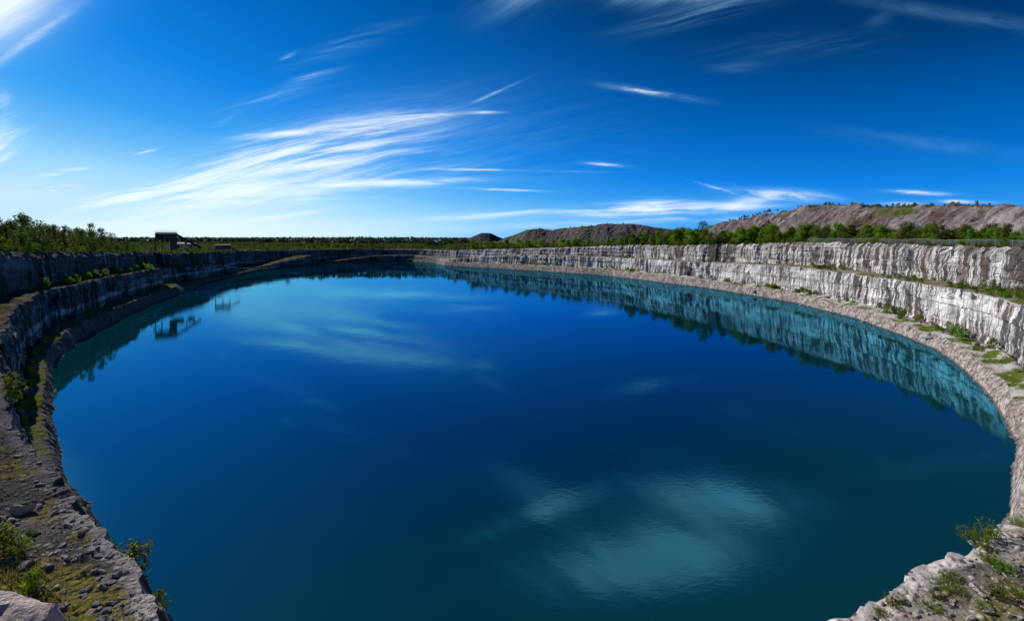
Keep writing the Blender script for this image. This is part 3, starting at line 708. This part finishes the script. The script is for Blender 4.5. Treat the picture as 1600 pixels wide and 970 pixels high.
# ------------------------------------------------------------------ old quarry plant on the left plateau
def crusher():
    x, y, z = at_depth(264, 383, 330); z = 24.5
    o = empty('crusher_house', (x, y, z), R(36)); tag(o, 'derelict dark crusher house on tall legs with a sloping conveyor, beyond the left wood', 'quarry plant')
    k = 1.0
    o.scale = (.74, .74, .98); m = MB(); m.box(-10, 6, -4, 4, 5.0, 5.4); m.box(-10, 6, -4, -3.7, 5.4, 5.9); m.box(-10, 6, 3.7, 4, 5.4, 9.0); m.box(-4.5, 6, -4, -3.7, 5.9, 9.0)
    m.box(-10, -9.6, -3.7, 3.7, 5.4, 6.6); m.box(5.7, 6, -3.7, 3.7, 5.4, 9.0); m.box(-10, -9.7, -4.0, -3.7, 5.9, 9.0); m.box(-7.2, -6.8, -4.0, -3.72, 5.9, 9.0)
    m.build('wall', M['rust'], o)
    m = MB(); m.add([(-10.4,-4.4,8.9),(6.4,-4.4,8.9),(6.4,4.4,8.9),(-10.4,4.4,8.9),(-9.4,-1.4,9.9),(5.2,-1.4,9.9),(5.2,1.4,9.9),(-9.4,1.4,9.9)], [(3,2,1,0),(4,5,6,7),(0,1,5,4),(1,2,6,5),(2,3,7,6),(3,0,4,7)])
    m.build('roof', M['dark_steel'], o)
    for lx in (-9.6, -5.0):
        for ly in (-3.6, 3.6): MB().bar((lx, ly, -1.5), (lx, ly, 5.0), 0.6).build('leg', M['rust'], o)
    MB().bar((-9.6, -3.6, 0.5), (-5, -3.6, 4.8), .25).bar((-9.6, 3.6, 0.5), (-5, 3.6, 4.8), .25).build('brace', M['rust'], o)
    m = MB(); m.box(0.5, 5.8, -3.6, 3.6, -1.5, 5.0); m.build('hopper', M['rust'], o)
    m = MB()
    for k_ in range(9): m.bar((-10 + 2 * k_, -4.3, 9.9), (-10 + 2 * k_, -4.3, 10.9), .1)
    m.bar((-10, -4.3, 10.9), (6, -4.3, 10.9), .1).bar((-10, -4.3, 10.4), (6, -4.3, 10.4), .08); m.build('railing', M['rust'], o)
    m = MB()
    for k_ in range(14): m.bar((-11.2 + .0, -3 + k_ * .42, -1 + k_ * .48), (-10.2, -3 + k_ * .42, -1 + k_ * .48), .42, .08)
    m.bar((-11.2, -3.2, -1.2), (-11.2, 2.8, 5.6), .12, .3).bar((-10.2, -3.2, -1.2), (-10.2, 2.8, 5.6), .12, .3); m.build('stair', M['dark_steel'], o)
    c = MB().bar((6, 0, 8.0), (24, 0, -0.6), 2.6, 1.5).build('conveyor', M['dark_steel'], o)
    MB().bar((13, -1, -1.5), (13, -1, 4.2), .4).bar((13, 1, -1.5), (13, 1, 4.2), .4).bar((19, 0, -1.5), (19, 0, 1.6), .5).build('trestle', M['rust'], c)
    return o
crusher()

def shed(name, px, Y, zb, w, d, h, rz, wall, roof, label):
    x, y, _ = at_depth(px, 380, Y)
    o = empty(name, (x, y, zb), rz); tag(o, label, 'shed')
    MB().box(-w/2, w/2, -d/2, d/2, -0.8, h).build('wall', wall, o)
    MB().add([(-w/2-.4,-d/2-.4,h+.01),(w/2+.4,-d/2-.4,h+.01),(w/2+.4,d/2+.4,h+.01),(-w/2-.4,d/2+.4,h+.01),(-w/2-.4,0,h+d*.22),(w/2+.4,0,h+d*.22)],
             [(3,2,1,0),(0,1,5,4),(2,3,4,5),(1,2,5),(3,0,4)]).build('roof', roof, o)
    MB().box(-w*.12, w*.12, -d/2-.06, -d/2-.02, -0.6, h*.72).build('door', M['dark_steel'], o)
    for s in (-1, 1): MB().box(s*w*.32-.6, s*w*.32+.6, -d/2-.06, -d/2-.02, h*.45, h*.75).build('window', M['dark_steel'], o)
    return o
shed('pale_shed', 279, 345, 24.2, 6, 4.5, 2.4, R(30), M['sheet'], M['sheet'], 'low pale metal shed under the sloping conveyor')
shed('small_shed', 299, 352, 24.2, 4, 3.5, 2.2, R(30), M['sheet'], M['sheet'], 'smaller pale shed at the lower end of the conveyor')

def screen_house():
    x, y, _ = at_depth(350, 380, 400); o = empty('screening_plant', (x, y, 18.6), R(28)); tag(o, 'rust brown screening plant on stilts beyond the far left cliff', 'quarry plant'); o.scale = (.75, .75, .75)
    MB().box(-8, 6, -4, 4, 4.0, 8.4).build('wall', M['rust'], o)
    MB().add([(-8.5,-4.4,8.42),(6.5,-4.4,8.42),(6.5,4.4,8.42),(-8.5,4.4,8.42),(-8.5,0,9.6),(6.5,0,9.6)], [(3,2,1,0),(0,1,5,4),(2,3,4,5),(1,2,5),(3,0,4)]).build('roof', M['dark_steel'], o)
    for lx in (-7.5, -1, 5.5):
        for ly in (-3.5, 3.5): MB().bar((lx, ly, -2), (lx, ly, 4.0), .6).build('leg', M['rust'], o)
    MB().bar((6, 0, 6.0), (15, 0, 0.5), 2.0, 1.2).build('conveyor', M['dark_steel'], o)
    MB().box(-3.0, -1.2, -4.06, -4.02, 5.5, 7.2).box(1.2, 3.0, -4.06, -4.02, 5.5, 7.2).build('window', M['dark_steel'], o)
screen_house()

# ------------------------------------------------------------------ rocks
def rock_data(seed, mat, flat=0.7, sub=2):
    import bmesh
    bm = bmesh.new(); bmesh.ops.create_icosphere(bm, subdivisions=sub, radius=1.0)
    r = np.random.default_rng(seed)
    pl = r.normal(size=(11, 3)); pl /= np.linalg.norm(pl, axis=1)[:, None]; dd = r.uniform(0.45, 0.85, 11)
    for v in bm.verts:
        p = np.array(v.co)
        for a, b in zip(pl, dd):
            e = p @ a - b
            if e > 0: p = p - a * e
        p = p * (1 + 0.05 * r.normal())
        v.co = (p[0] * 1.15, p[1], p[2] * flat)
    me = bpy.data.meshes.new('stone'); bm.to_mesh(me); bm.free(); me.materials.append(mat); return me
ROCK = {k: [rock_data(500 + 20 * j + i, M[k], 0.55 + 0.08 * i, 3) for i in range(6)] for j, k in enumerate(('stone', 'stone_pink', 'stone_grey'))}

def stone(kind, loc, size, label, group, name='stone', cat='stone', sink=0.25, sx=1.0):
    o = bpy.data.objects.new(name, rr.choice(ROCK[kind])); link(o)
    o.location = (loc[0], loc[1], loc[2] + size * (0.5 - sink)); o.scale = (size * rr.uniform(.8, 1.3) * sx, size * rr.uniform(.7, 1.1), size * rr.uniform(.65, 1.0))
    o.rotation_euler = (rr.uniform(-.3, .3), rr.uniform(-.3, .3), rr.uniform(0, 6.28))
    return tag(o, label, cat, group)

# index of the bench surface near the camera, for standing things where they are seen
_bx, _by, _bz = bench[..., 0].ravel(), bench[..., 1].ravel(), bench[..., 2].ravel()
_m = (_by > 6) & (np.hypot(_bx, _by) < 130)
BX, BY, BZ = _bx[_m], _by[_m], _bz[_m]
BPX = CX + F * BX / BY; BPY = HY + F * (HC - BZ) / BY
def bench_at(px, py):
    i = int(np.argmin((BPX - px) ** 2 + (BPY - py) ** 2)); return np.array([BX[i], BY[i], BZ[i]])
def bench_xy(x, y):
    i = int(np.argmin((BX - x) ** 2 + (BY - y) ** 2)); return BZ[i]

# the pink boulder at the camera's feet and a neighbour
b_ = stone('stone_pink', (0, 0, 0), 1.0, 'big smooth pink boulder at the bottom left corner', None, 'boulder', 'boulder', 0.3)
def boulder_data():
    import bmesh
    bm = bmesh.new(); bmesh.ops.create_icosphere(bm, subdivisions=5, radius=1.0)
    co = np.array([v.co for v in bm.verts])
    P_ = np.sign(co) * np.abs(co) ** 0.75 * np.array([1.35, 0.95, 2.0])
    for n_, d_ in (((.10, -.16, .98), .62), ((.62, -.1, .78), .95), ((-.2, .8, .55), .95), ((.8, .5, .1), 1.1), ((-.3, -.9, .3), .95)):
        n_ = np.array(n_) / np.linalg.norm(n_); e = np.maximum(P_ @ n_ - d_, 0); P_ = P_ - e[:, None] * n_ * 0.93
    P_ = P_ + np.sign(P_) * (0.05 * cell(P_[:, 0] * 2.6 + P_[:, 2], P_[:, 1] * 2.2 - P_[:, 0] * .8, 8))[:, None] * 0.6
    P_ = P_ + (co / np.linalg.norm(co, axis=1)[:, None]) * (0.09 * fbm(P_[:, 0] * 2.2, P_[:, 1] * 2.2, P_[:, 2] * 2.2, 5, 5) + 0.05 * np.abs(fbm(P_[:, 0] * 5, P_[:, 1] * 5, P_[:, 2] * 5, 6, 3)))[:, None]
    for v, c_ in zip(bm.verts, P_): v.co = c_
    me = bpy.data.meshes.new('boulder'); bm.to_mesh(me); bm.free(); me.materials.append(M['stone_pink']); return me
b_.data = boulder_data(); b_.scale = (1, 1, 1); b_.rotation_euler = (0, 0, -0.42); b_.location = (-4.95, 3.95, 26.08)

# right foreground shelf
def region(pts, n, seed):
    """n random points inside a polygon of directions, stood on the near bench"""
    r_ = random.Random(seed); out = []
    xs_ = [p[0] for p in pts]; ys_ = [p[1] for p in pts]
    while len(out) < n:
        x, y = r_.uniform(min(xs_), max(xs_)), r_.uniform(min(ys_), max(ys_)); ins = False
        for i in range(len(pts)):
            (x1, y1), (x2, y2) = pts[i], pts[i - 1]
            if (y1 > y) != (y2 > y) and x < (x2 - x1) * (y - y1) / (y2 - y1) + x1: ins = not ins
        if ins: out.append(bench_at(x, y))
    return out
RIGHT = [(1330, 985), (1400, 930), (1480, 905), (1530, 850), (1640, 800), (1640, 985)]
LEFT_GRASS = [(-20, 740), (40, 800), (90, 880), (130, 985), (-20, 985)]
LEFT_ROCK = [(0, 645), (25, 640), (60, 720), (120, 800), (190, 890), (250, 985), (150, 985), (90, 850), (20, 740)]
for i, p in enumerate(region(RIGHT, 190, 1)):
    s = rr.choice([.05, .06, .07, .08, .09, .12, .14, .18])
    stone(rr.choice(['stone', 'stone', 'stone_pink', 'stone_grey']), p, s, 'pale angular stone lying on the weedy shelf at lower right', 'stones on the lower right shelf')
for i, p in enumerate(region(LEFT_ROCK, 110, 2)):
    stone('stone_grey', p, rr.choice([.08, .1, .12, .15, .18, .24]), 'grey broken rock on the dark rubble edge at lower left', 'broken rocks along the lower left edge', 'rubble_rock', 'rock', .40)
for i, p in enumerate(region(LEFT_GRASS, 60, 3)):
    stone(rr.choice(['stone', 'stone_grey']), p, rr.choice([.1, .14, .18, .25]), 'small stone in the grass at lower left', 'stones in the lower left grass')
for i, (x_, y_) in enumerate(((1366, 952), (1400, 925), (1438, 898), (1490, 866), (1524, 846), (1572, 818))):
    p = bench_at(x_, y_); o = stone('stone', p, rr.uniform(.36, .5), 'pale limestone slab set along the lip of the lower right shelf', 'pale slabs along the lip of the lower right shelf', 'lip_stone', 'slab', .62, 1.5)
    o.rotation_euler = (rr.uniform(-.1, .1), rr.uniform(-.1, .1), 0.6 + rr.uniform(-.3, .3)); o.scale.z *= .42
stone('stone', bench_at(33, 797), .55, 'flat grey slab lying alone on the lower left gravel track', None, 'flat_stone', 'slab', .3, 1.3).rotation_euler = (0.05, -0.08, 0.4)

# ------------------------------------------------------------------ low plants
def weed_data(seed, n, h, spread, mat, wid):
    r = np.random.default_rng(seed); V = []; Fc = []
    for i in range(n):
        a = r.uniform(0, 6.28); q = np.array([math.cos(a), math.sin(a), 0]) * spread * math.sqrt(r.random()) * .6
        lean = np.array([math.cos(a), math.sin(a), 0]) * r.uniform(.1, .9) * h; L = h * r.uniform(.45, 1.0)
        sd = np.array([-math.sin(a), math.cos(a), 0]) * wid * .35
        tip = q + lean * .6 + np.array([0, 0, L]); md = q + lean * .22 + np.array([0, 0, L * .55])
        b = len(V); V += [q - sd, q + sd, md + sd, md - sd, tip]; Fc += [(b, b+1, b+2, b+3), (b+3, b+2, b+4)]
        for j in range(5):                                  # leaves up the stem
            f = r.uniform(.3, 1); c = q + (tip - q) * f; d = r.normal(size=3); d[2] = abs(d[2]) * .4; d /= np.linalg.norm(d)
            s_ = np.cross(d, [0, 0, 1]); s_ /= np.linalg.norm(s_) + 1e-6; l = wid * r.uniform(2.0, 4.2)
            b = len(V); V += [c, c + d * l * .5 + s_ * l * .22, c + d * l, c + d * l * .5 - s_ * l * .22]; Fc.append((b, b+1, b+2, b+3))
    o = mesh_obj('weed', V, [tuple(f) for f in Fc], mat); me = o.data; bpy.data.objects.remove(o); return me
WEED = [weed_data(900 + i, 46, [.9, .7, 1.1, .6][i], [.7, .9, .6, .8][i], M['leaf_mid'] if i % 2 else M['leaf_lime'], .05) for i in range(4)]
def weed(p, sc, label, group=None, name='weed', cat='weed', k=None):
    o = bpy.data.objects.new(name, WEED[rr.randrange(4) if k is None else k]); link(o); o.location = (p[0], p[1], p[2] - .05); o.scale = (sc, sc, sc * rr.uniform(.7, 1.1)); o.rotation_euler = (0, 0, rr.uniform(0, 6.28))
    return tag(o, label, cat, group)
weed(bench_at(1517, 842), 1.05, 'tall feathery green weed hanging over the shelf edge at lower right', None, 'tall_weed', k=1)
weed(bench_at(1550, 838), .8, 'light green weed just right of the tall feathery one')
weed(bench_at(1590, 808), .7, 'small weed at the point where shelf meets pale shore')
for i, (x, y) in enumerate([(1480, 915), (1500, 925), (1465, 935), (1485, 905), (1550, 880), (1540, 870), (1565, 890), (1395, 945), (1410, 935), (1375, 960), (1590, 930), (1560, 935), (1460, 955), (1530, 945), (1545, 858)]):
    weed(bench_at(x, y), rr.uniform(.4, .75), 'low green weed clump among stones on the lower right shelf', 'weed clumps on the lower right shelf')
plant(PT['scrub', 3], 'bush', bench_at(4, 872), 1.05, 'bright yellow-green bush cut by the left edge of the photo', 'bush', None)
plant(PT['scrub', 0], 'bush', bench_at(52, 922), .65, 'small dark green bush in the grass behind the pink boulder', 'bush', None)
plant(PT['scrub', 3], 'bush', bench_at(14, 622), 1.7, 'green bush on the narrow sunlit bench at the left edge', 'bush', None)
LX, LY, LZ = (ledge[..., k].ravel() for k in range(3)); _lm = (LY > 15) & (LY < 220)
LX, LY, LZ = LX[_lm], LY[_lm], LZ[_lm]; LPX = CX + F * LX / LY; LPY = HY + F * (HC - LZ) / LY
def ledge_at(px, py):
    i = int(np.argmin((LPX - px) ** 2 + (LPY - py) ** 2)); return np.array([LX[i], LY[i], LZ[i]])
plant(PT['scrub', 3], 'bush', ledge_at(205, 893), 2.0, 'bright green bush at the water edge beside the dark rubble', 'bush', None)
plant(PT['scrub', 0], 'bush', ledge_at(222, 912), 1.2, 'smaller bush just below the bright green bush at the water edge', 'bush', None)
plant(PT['scrub', 3], 'bush', ledge_at(262, 952), 1.1, 'bush on the last pale point of the lower left shore', 'bush', None)

# bushes at the foot of both cliffs, right side mostly
def foot_bushes(G, cols, n, trange, sizes, label, group, kinds=(0, 1, 2, 3), clump=0.5, seed=1, name='bench_bush'):
    r_ = random.Random(seed); k = 0; tries = 0
    while k < n and tries < 8000:
        tries += 1
        c_ = r_.randrange(*cols); p_ = G[int(r_.uniform(*trange) * (G.shape[0] - 1)), c_]
        if p_[1] < 30: continue
        x_, y_ = in_px(p_)
        if not (-20 < x_ < 1640): continue
        if vnoise(S[c_] / 9.0, 0.5, seed=seed)[()] < clump - 0.5: continue
        plant(PT['scrub', r_.choice(kinds)], name, p_, r_.uniform(*sizes), label, 'bush', group, .1); k += 1
cR0, cR1 = near_col(760), near_col(1600) + 60
cL0, cL1 = near_col(20), near_col(380)
cR0, cR1 = min(cR0, cR1), max(cR0, cR1)
foot_bushes(bench, (cR0, cR1), 200, (.10, .97), (.35, 1.3), 'green bush at the foot of the sunlit upper cliff', 'bushes on the sunlit middle bench', seed=3)
foot_bushes(ledge, (cR0, cR1), 110, (.3, .95), (.5, 1.7), 'green bush on the pale shore ledge under the sunlit lower cliff', 'bushes on the sunlit shore ledge', seed=4, name='shore_bush')
foot_bushes(rimP, (cR0, cR1), 60, (.04, .22), (.4, 1.1), 'low bush on the stony brink of the sunlit upper cliff', 'bushes on the sunlit brink', seed=6, name='brink_bush', clump=.4)
foot_bushes(bench, (min(cL0, cL1), max(cL0, cL1)), 45, (.3, .9), (.8, 2.0), 'bush on the middle bench under the shaded upper cliff', 'bushes on the shaded middle bench', kinds=(0, 1, 2), seed=5)
for px_, h_ in ((1560, 2.6), (1580, 2.9)):
    c_ = near_col(px_ + 6); plant(PT['young', 2 if h_ > 2.7 else 0], 'sapling', bench[46, c_], h_ / 7 * 1.15, 'slim sapling against the white upper cliff, the %s of the pair at the right' % ('right one' if h_ > 2.7 else 'left one'), 'sapling', None)

r_ = random.Random(77)
for i in range(90):
    c_ = r_.randrange(cR0, cR1); G = ledge if r_.random() < .7 else rip; p_ = G[r_.randrange(int(G.shape[0] * .35), G.shape[0] - 1), c_]
    if p_[1] < 45: continue
    stone(r_.choice(['stone', 'stone', 'stone_pink', 'stone_grey']), p_, r_.choice([.4, .5, .7, .7, 1.0, 1.5]), 'fallen block lying on the pale shore under the sunlit lower cliff', 'fallen blocks on the sunlit shore', 'fallen_block', 'rock', .3)
# grass blades: stuff
def grass_obj(name, pts, hmin, hmax, label, seed):
    r = np.random.default_rng(seed); pts = np.asarray(pts); n = len(pts)
    a = r.uniform(0, 6.28, n); h = r.uniform(hmin, hmax, n); w = h * .10
    sd = np.stack([np.cos(a) * w, np.sin(a) * w, 0 * a], 1); ln = np.stack([-np.sin(a) * h * .5, np.cos(a) * h * .5, h], 1)
    V = np.stack([pts - sd, pts + sd, pts + ln], 1).reshape(-1, 3); Fc = np.arange(3 * n).reshape(-1, 3)
    tag(mesh_obj(name, V, Fc, M['grass']), label, None, None, 'stuff')
def scatter(G, n, cols, trange, seed, thr, sc):
    r = np.random.default_rng(seed); c = r.integers(cols[0], cols[1], n); t = r.uniform(trange[0], trange[1], n) * (G.shape[0] - 1)
    i = np.minimum(t.astype(int), G.shape[0] - 2); f = (t - i)[:, None]
    p = G[i, c] * (1 - f) + G[i + 1, c] * f
    k = (fbm(p[:, 0] / sc, p[:, 1] / sc, seed=seed, octv=3) > thr) & (p[:, 1] > 12)
    return p[k]
nearL = (0, int(np.argmin(np.abs(S - 150)))); nearR = (int(np.argmin(np.abs(S - (_L - 110)))), NC)
grass_obj('bench_grass', np.concatenate([scatter(bench, 80000, nearL, (.22, .95), 21, -0.05, 2.0), scatter(bench, 5000, nearR, (.1, .9), 22, 0.15, 2.0)]), .10, .36, 'thin dry grass on the foreground ledges', 1)
grass_obj('shore_grass', scatter(ledge, 16000, nearL, (.1, .9), 23, 0.0, 4.0), .15, .4, 'dry grass on the low left shore strip', 2)
# gravel: stuff, a few hundred chips
def gravel_obj(name, pts, lo, hi, mat, label, seed):
    r = np.random.default_rng(seed); pts = np.asarray(pts); n = len(pts); V = np.empty((n, 5, 3)); s = r.uniform(lo, hi, n)
    a = r.uniform(0, 6.28, n)
    for j in range(4):
        V[:, j, 0] = pts[:, 0] + np.cos(a + j * 1.57) * s * r.uniform(.7, 1.2, n); V[:, j, 1] = pts[:, 1] + np.sin(a + j * 1.57) * s * r.uniform(.6, 1.1, n); V[:, j, 2] = pts[:, 2] - .03
    V[:, 4] = pts; V[:, 4, :2] += r.normal(size=(n, 2)) * s[:, None] * .3; V[:, 4, 2] += s * r.uniform(.25, .7, n); V[:, :4, 2] += r.uniform(-.5, .3, (n, 4)) * s[:, None]
    b = np.arange(n)[:, None] * 5; Fc = np.concatenate([b + np.array([[0, 1, 4]]), b + np.array([[1, 2, 4]]), b + np.array([[2, 3, 4]]), b + np.array([[3, 0, 4]])])
    tag(mesh_obj(name, V.reshape(-1, 3), Fc, mat), label, None, None, 'stuff')
gravel_obj('shelf_gravel', scatter(bench, 16000, nearR, (.02, .9), 31, -0.2, 2.0), .02, .075, M['stone'], 'pale stone chips strewn over the lower right shelf', 3)
gravel_obj('track_gravel', scatter(bench, 40000, nearL, (.0, .5), 32, -0.25, 2.0), .025, .09, M['stone_grey'], 'grey stone chips on the lower left track and edge', 4)

# ------------------------------------------------------------------ wire fence on the sunlit rim
def fence():
    ca, cb = near_col(1245), near_col(1600) + 150
    if ca > cb: ca, cb = cb, ca
    path = [rim_at(c, 5.0) for c in range(ca, cb, 2)]
    d = [0.0]
    for a, b in zip(path, path[1:]): d.append(d[-1] + float(np.hypot(*(b - a)[:2])))
    path = np.array(path); n = int(d[-1] / 4.0)
    P = [np.array([np.interp(i * 4.0, d, path[:, k]) for k in range(3)]) for i in range(n)]
    o = empty('wire_fence', tuple(P[0])); tag(o, 'galvanised wire mesh fence on posts along the sunlit rim before the tree belt', 'fence')
    L = [p - P[0] for p in P]
    for p in L: MB().tube([p + np.array([0, 0, -.4]), p + np.array([0, 0, 2.0])], [.05, .05], 6).build('post', M['wire'], o)
    m = MB()
    for a, b in zip(L, L[1:]): m.bar(a + np.array([0, 0, 1.95]), b + np.array([0, 0, 1.95]), .06)
    m.build('top_rail', M['wire'], o)
    m = MB()
    for a, b in zip(L, L[1:]):
        for k in range(1, 9): m.bar(a + np.array([0, 0, .21 * k]), b + np.array([0, 0, .21 * k]), .015)
        for k in range(10):
            q = a + (b - a) * k / 10; m.bar(q + np.array([0, 0, .1]), q + np.array([0, 0, 1.9]), .015)
    m.build('wire_mesh', M['wire'], o)
fence()

# pale stone piles beyond the far end
for i, (px_, w_, h_) in enumerate(((672, 13, 4.0), (684, 18, 5.0), (697, 14, 4.4), (709, 10, 3.2))):
    x, y, _ = at_depth(px_, 380, 780)
    m = rock_data(950 + i, M['stone'], 1.0, 3); o = bpy.data.objects.new('stone_pile', m); link(o); o.location = (x, y, 23.5); o.scale = (w_ * .55, w_ * .5, h_ * 1.1)
    tag(o, ['leftmost pale heap of crushed stone beyond the far end of the lake', 'widest pale heap of crushed stone beyond the far end', 'pale heap of crushed stone right of the widest one', 'rightmost and smallest pale heap of crushed stone, left of the black cone'][i], 'stone heap', 'pale stone heaps beyond the lake')

# ------------------------------------------------------------------ sky
def build_world():
    w = bpy.data.worlds.new('World'); SC.world = w; w.use_nodes = True
    k = NT(w.node_tree); bg = w.node_tree.nodes['Background']
    sky = k.new('ShaderNodeTexSky', sky_type='NISHITA'); sky.sun_disc = False
    sky.sun_elevation = R(SUN_EL); sky.sun_rotation = R(SUN_AZ % 360); sky.altitude = 300; sky.air_density = 1.0; sky.dust_density = 0.2; sky.ozone_density = 6.0
    # the photograph's polarised grade of the same sky: its brightness goes through a colour curve
    lum = k.math('MULTIPLY', k.sep(sky.outputs[0])[1], 0.1)
    cr = k.new('ShaderNodeValToRGB'); el = cr.color_ramp.elements
    STOPS = [(.17, (0, .027, .11)), (.21, (0, .045, .18)), (.26, (0, .090, .36)), (.33, (.001, .140, .53)), (.44, (.006, .23, .79)), (.55, (.04, .355, .9)), (.65, (.15, .51, .95)), (.75, (.34, .69, 1)), (.92, (.6, .85, 1))]
    while len(el) < len(STOPS): el.new(0.5)
    for e, (p_, c_) in zip(el, STOPS): e.position = p_; e.color = (*c_, 1)
    k.put(cr.inputs[0], lum)
    base = k.mix(1.0, cr.outputs[0], (10.0, 10.0, 10.0), 'MULTIPLY')
    d = k.sep(k.new('ShaderNodeTexCoord').outputs['Generated'])
    dy = k.math('MAXIMUM', d[1], 0.04)
    u = k.math('DIVIDE', d[0], dy); v = k.math('DIVIDE', d[2], dy)
    # fibres of the cirrus, three lie directions
    def fibre(ang, fx, fy, seed, lo, hi):
        c, s = math.cos(R(ang)), math.sin(R(ang))
        a = k.math('ADD', k.math('MULTIPLY', u, c), k.math('MULTIPLY', v, s)); b = k.math('SUBTRACT', k.math('MULTIPLY', v, c), k.math('MULTIPLY', u, s))
        wv = k.math('MULTIPLY', k.math('SUBTRACT', k.noise(k.xyz(u, v, seed), 4.0, 2), 0.5), 0.035)
        n = k.noise(k.xyz(k.math('MULTIPLY', a, fx), k.math('MULTIPLY', k.math('ADD', b, wv), fy), seed), 1.0, 8, 0.66, 0.15)
        return k.ramp(n, lo, hi)
    FB = [fibre(12, 4.5, 74, 1.0, 0.34, 0.72), fibre(2, 4, 50, 2.0, 0.28, 0.70), fibre(30, 2.6, 20, 3.0, 0.26, 0.80), fibre(-8, 6, 30, 4.0, 0.30, 0.70)]
    BL = [  # x, y, half length, half width, tilt, amount, fibre
        (190, 308, 95, 9, 13, .55, 0), (330, 278, 170, 30, 14, .38, 0), (440, 252, 150, 40, 15, .36, 0), (545, 212, 120, 30, 16, .32, 0), (650, 182, 62, 6, 5, .75, 1),
        (470, 207, 85, 5, 4, .75, 1), (355, 187, 18, 4, 25, .5, 0), (430, 150, 75, 9, 15, .28, 0), (490, 118, 40, 6, 16, .32, 0), (449, 89, 13, 3, 25, .5, 0), (545, 70, 75, 12, 20, .24, 0),
        (420, 300, 230, 20, 3, .45, 1), (600, 250, 230, 55, 6, .28, 0), (620, 285, 150, 5, 2, .6, 1), (800, 266.5, 95, 1.6, -1, .8, 1), (785, 296.5, 52, 1.8, -2, .8, 1),
        (755, 176, 24, 2.2, 1, .9, 1), (770, 147, 42, 2.2, 24, .5, 1), (1018, 145, 52, 4.2, -9, 1.1, 3), (948, 257, 27, 2.6, -4, 1.0, 3),
        (1100, 18, 105, 13, 14, .26, 0), (1155, 105, 34, 7, 3, .13, 1), (1250, 70, 120, 18, 4, .08, 0), (1500, 25, 150, 10, -9, .17, 3), (1480, 228, 150, 10, -7, .13, 3), (1375, 30, 20, 9, 20, .10, 2),
        (1040, 327, 140, 8, 2, 1.15, 1), (1000, 320, 60, 9, 3, .6, 1), (1215, 304, 75, 8, -3, 1.0, 3), (1130, 340, 110, 8, 1, .6, 1), (1160, 318, 60, 10, 10, .5, 2), (1120, 294, 34, 1.8, -16, .7, 3), (900, 350, 140, 6, 2, .4, 1),
        (1435, 301, 44, 3, -3, .9, 1), (1410, 320, 36, 4.5, -2, 1.0, 1), (1495, 315, 27, 3, -2, .8, 1), (1560, 318, 30, 3, -3, .5, 1), (770, 335, 120, 6, 4, .45, 1),
        (8, 240, 48, 22, 22, 1.2, 2), (-10, 200, 50, 30, 22, .7, 2), (90, 271, 48, 6, 8, .9, 1), (80, 292, 80, 2.6, 5, .55, 1), (230, 237, 20, 2.8, 13, .6, 0), (5, 150, 22, 14, -60, .45, 2), (80, 298, 12, 3, -8, .6, 1),
        (10, 20, 95, 34, 34, .45, 2), (50, 62, 80, 8, 36, .55, 2),  (440, 338, 60, 4, 8, .4, 1),
        (430, 372, 400, 42, 0, .50, None), (60, 372, 200, 30, 0, .25, None), (455, 258, 230, 58, 15, .30, None),
        (1125, -28, 105, 20, 6, 1.6, 2), (1120, -50, 110, 22, 4, .45, None), (1010, -125, 150, 45, -6, 1.6, 2), (1020, -135, 130, 40, -6, .4, None), (850, -52, 95, 15, -20, 1.2, 2), (-20, -15, 135, 80, 25, .85, None), (830, -20, 70, 30, 25, .45, 2),  # clouds added above the frame for water reflections; corner blob is sun glow
    ]
    tot = None
    for (x, y, a, b, t, amt, fb) in BL:
        x0, y0 = (x - CX) / F, (HY - y) / F; c, s = math.cos(R(t)), math.sin(R(t)); la, lb = a / F, b / F
        du = k.math('SUBTRACT', u, x0); dv = k.math('SUBTRACT', v, y0)
        p = k.math('MULTIPLY_ADD', du, c / la, k.math('MULTIPLY', dv, s / la)); q = k.math('MULTIPLY_ADD', dv, c / lb, k.math('MULTIPLY', du, -s / lb))
        e = k.math('MULTIPLY', k.math('MULTIPLY_ADD', p, p, k.math('MULTIPLY', q, q)), -0.9)
        e = k.math('MULTIPLY', k.math('EXPONENT', e), amt)
        if fb is not None: e = k.math('MULTIPLY', e, FB[fb])
        tot = e if tot is None else k.math('ADD', tot, e)
    tot = k.math('MINIMUM', tot, 0.92)
    col = k.mix(tot, base, k.mix(k.ramp(tot, 0.05, 0.55), (2.6, 6.6, 11.0), (9.2, 10.5, 11.2)))
    k.put(bg.inputs[0], col); bg.inputs[1].default_value = 0.10
build_world()

# sun
sd = bpy.data.lights.new('sun', 'SUN'); sd.energy = 4.9; sd.angle = R(0.5); sd.color = (1.0, 0.94, 0.86)
so = link(bpy.data.objects.new('sun', sd))
sv = Vector((math.sin(R(SUN_AZ)) * math.cos(R(SUN_EL)), math.cos(R(SUN_AZ)) * math.cos(R(SUN_EL)), math.sin(R(SUN_EL))))
so.rotation_euler = sv.to_track_quat('Z', 'Y').to_euler(); so.location = (0, 0, 200)

# camera
cd = bpy.data.cameras.new('camera'); cam = link(bpy.data.objects.new('camera', cd)); SC.camera = cam
cam.location = (0, 0, HC); cam.rotation_euler = (R(90), 0, 0)
cd.sensor_fit = 'HORIZONTAL'; cd.sensor_width = 36; cd.lens = 36 * F / 1600; cd.shift_y = -(485 - HY) / 1600
cd.clip_start = 0.1; cd.clip_end = 60000
SC.view_settings.view_transform = 'Standard'; SC.view_settings.look = 'None'; SC.view_settings.gamma = 1; SC.view_settings.exposure = 0
SC.cycles.max_bounces = 6
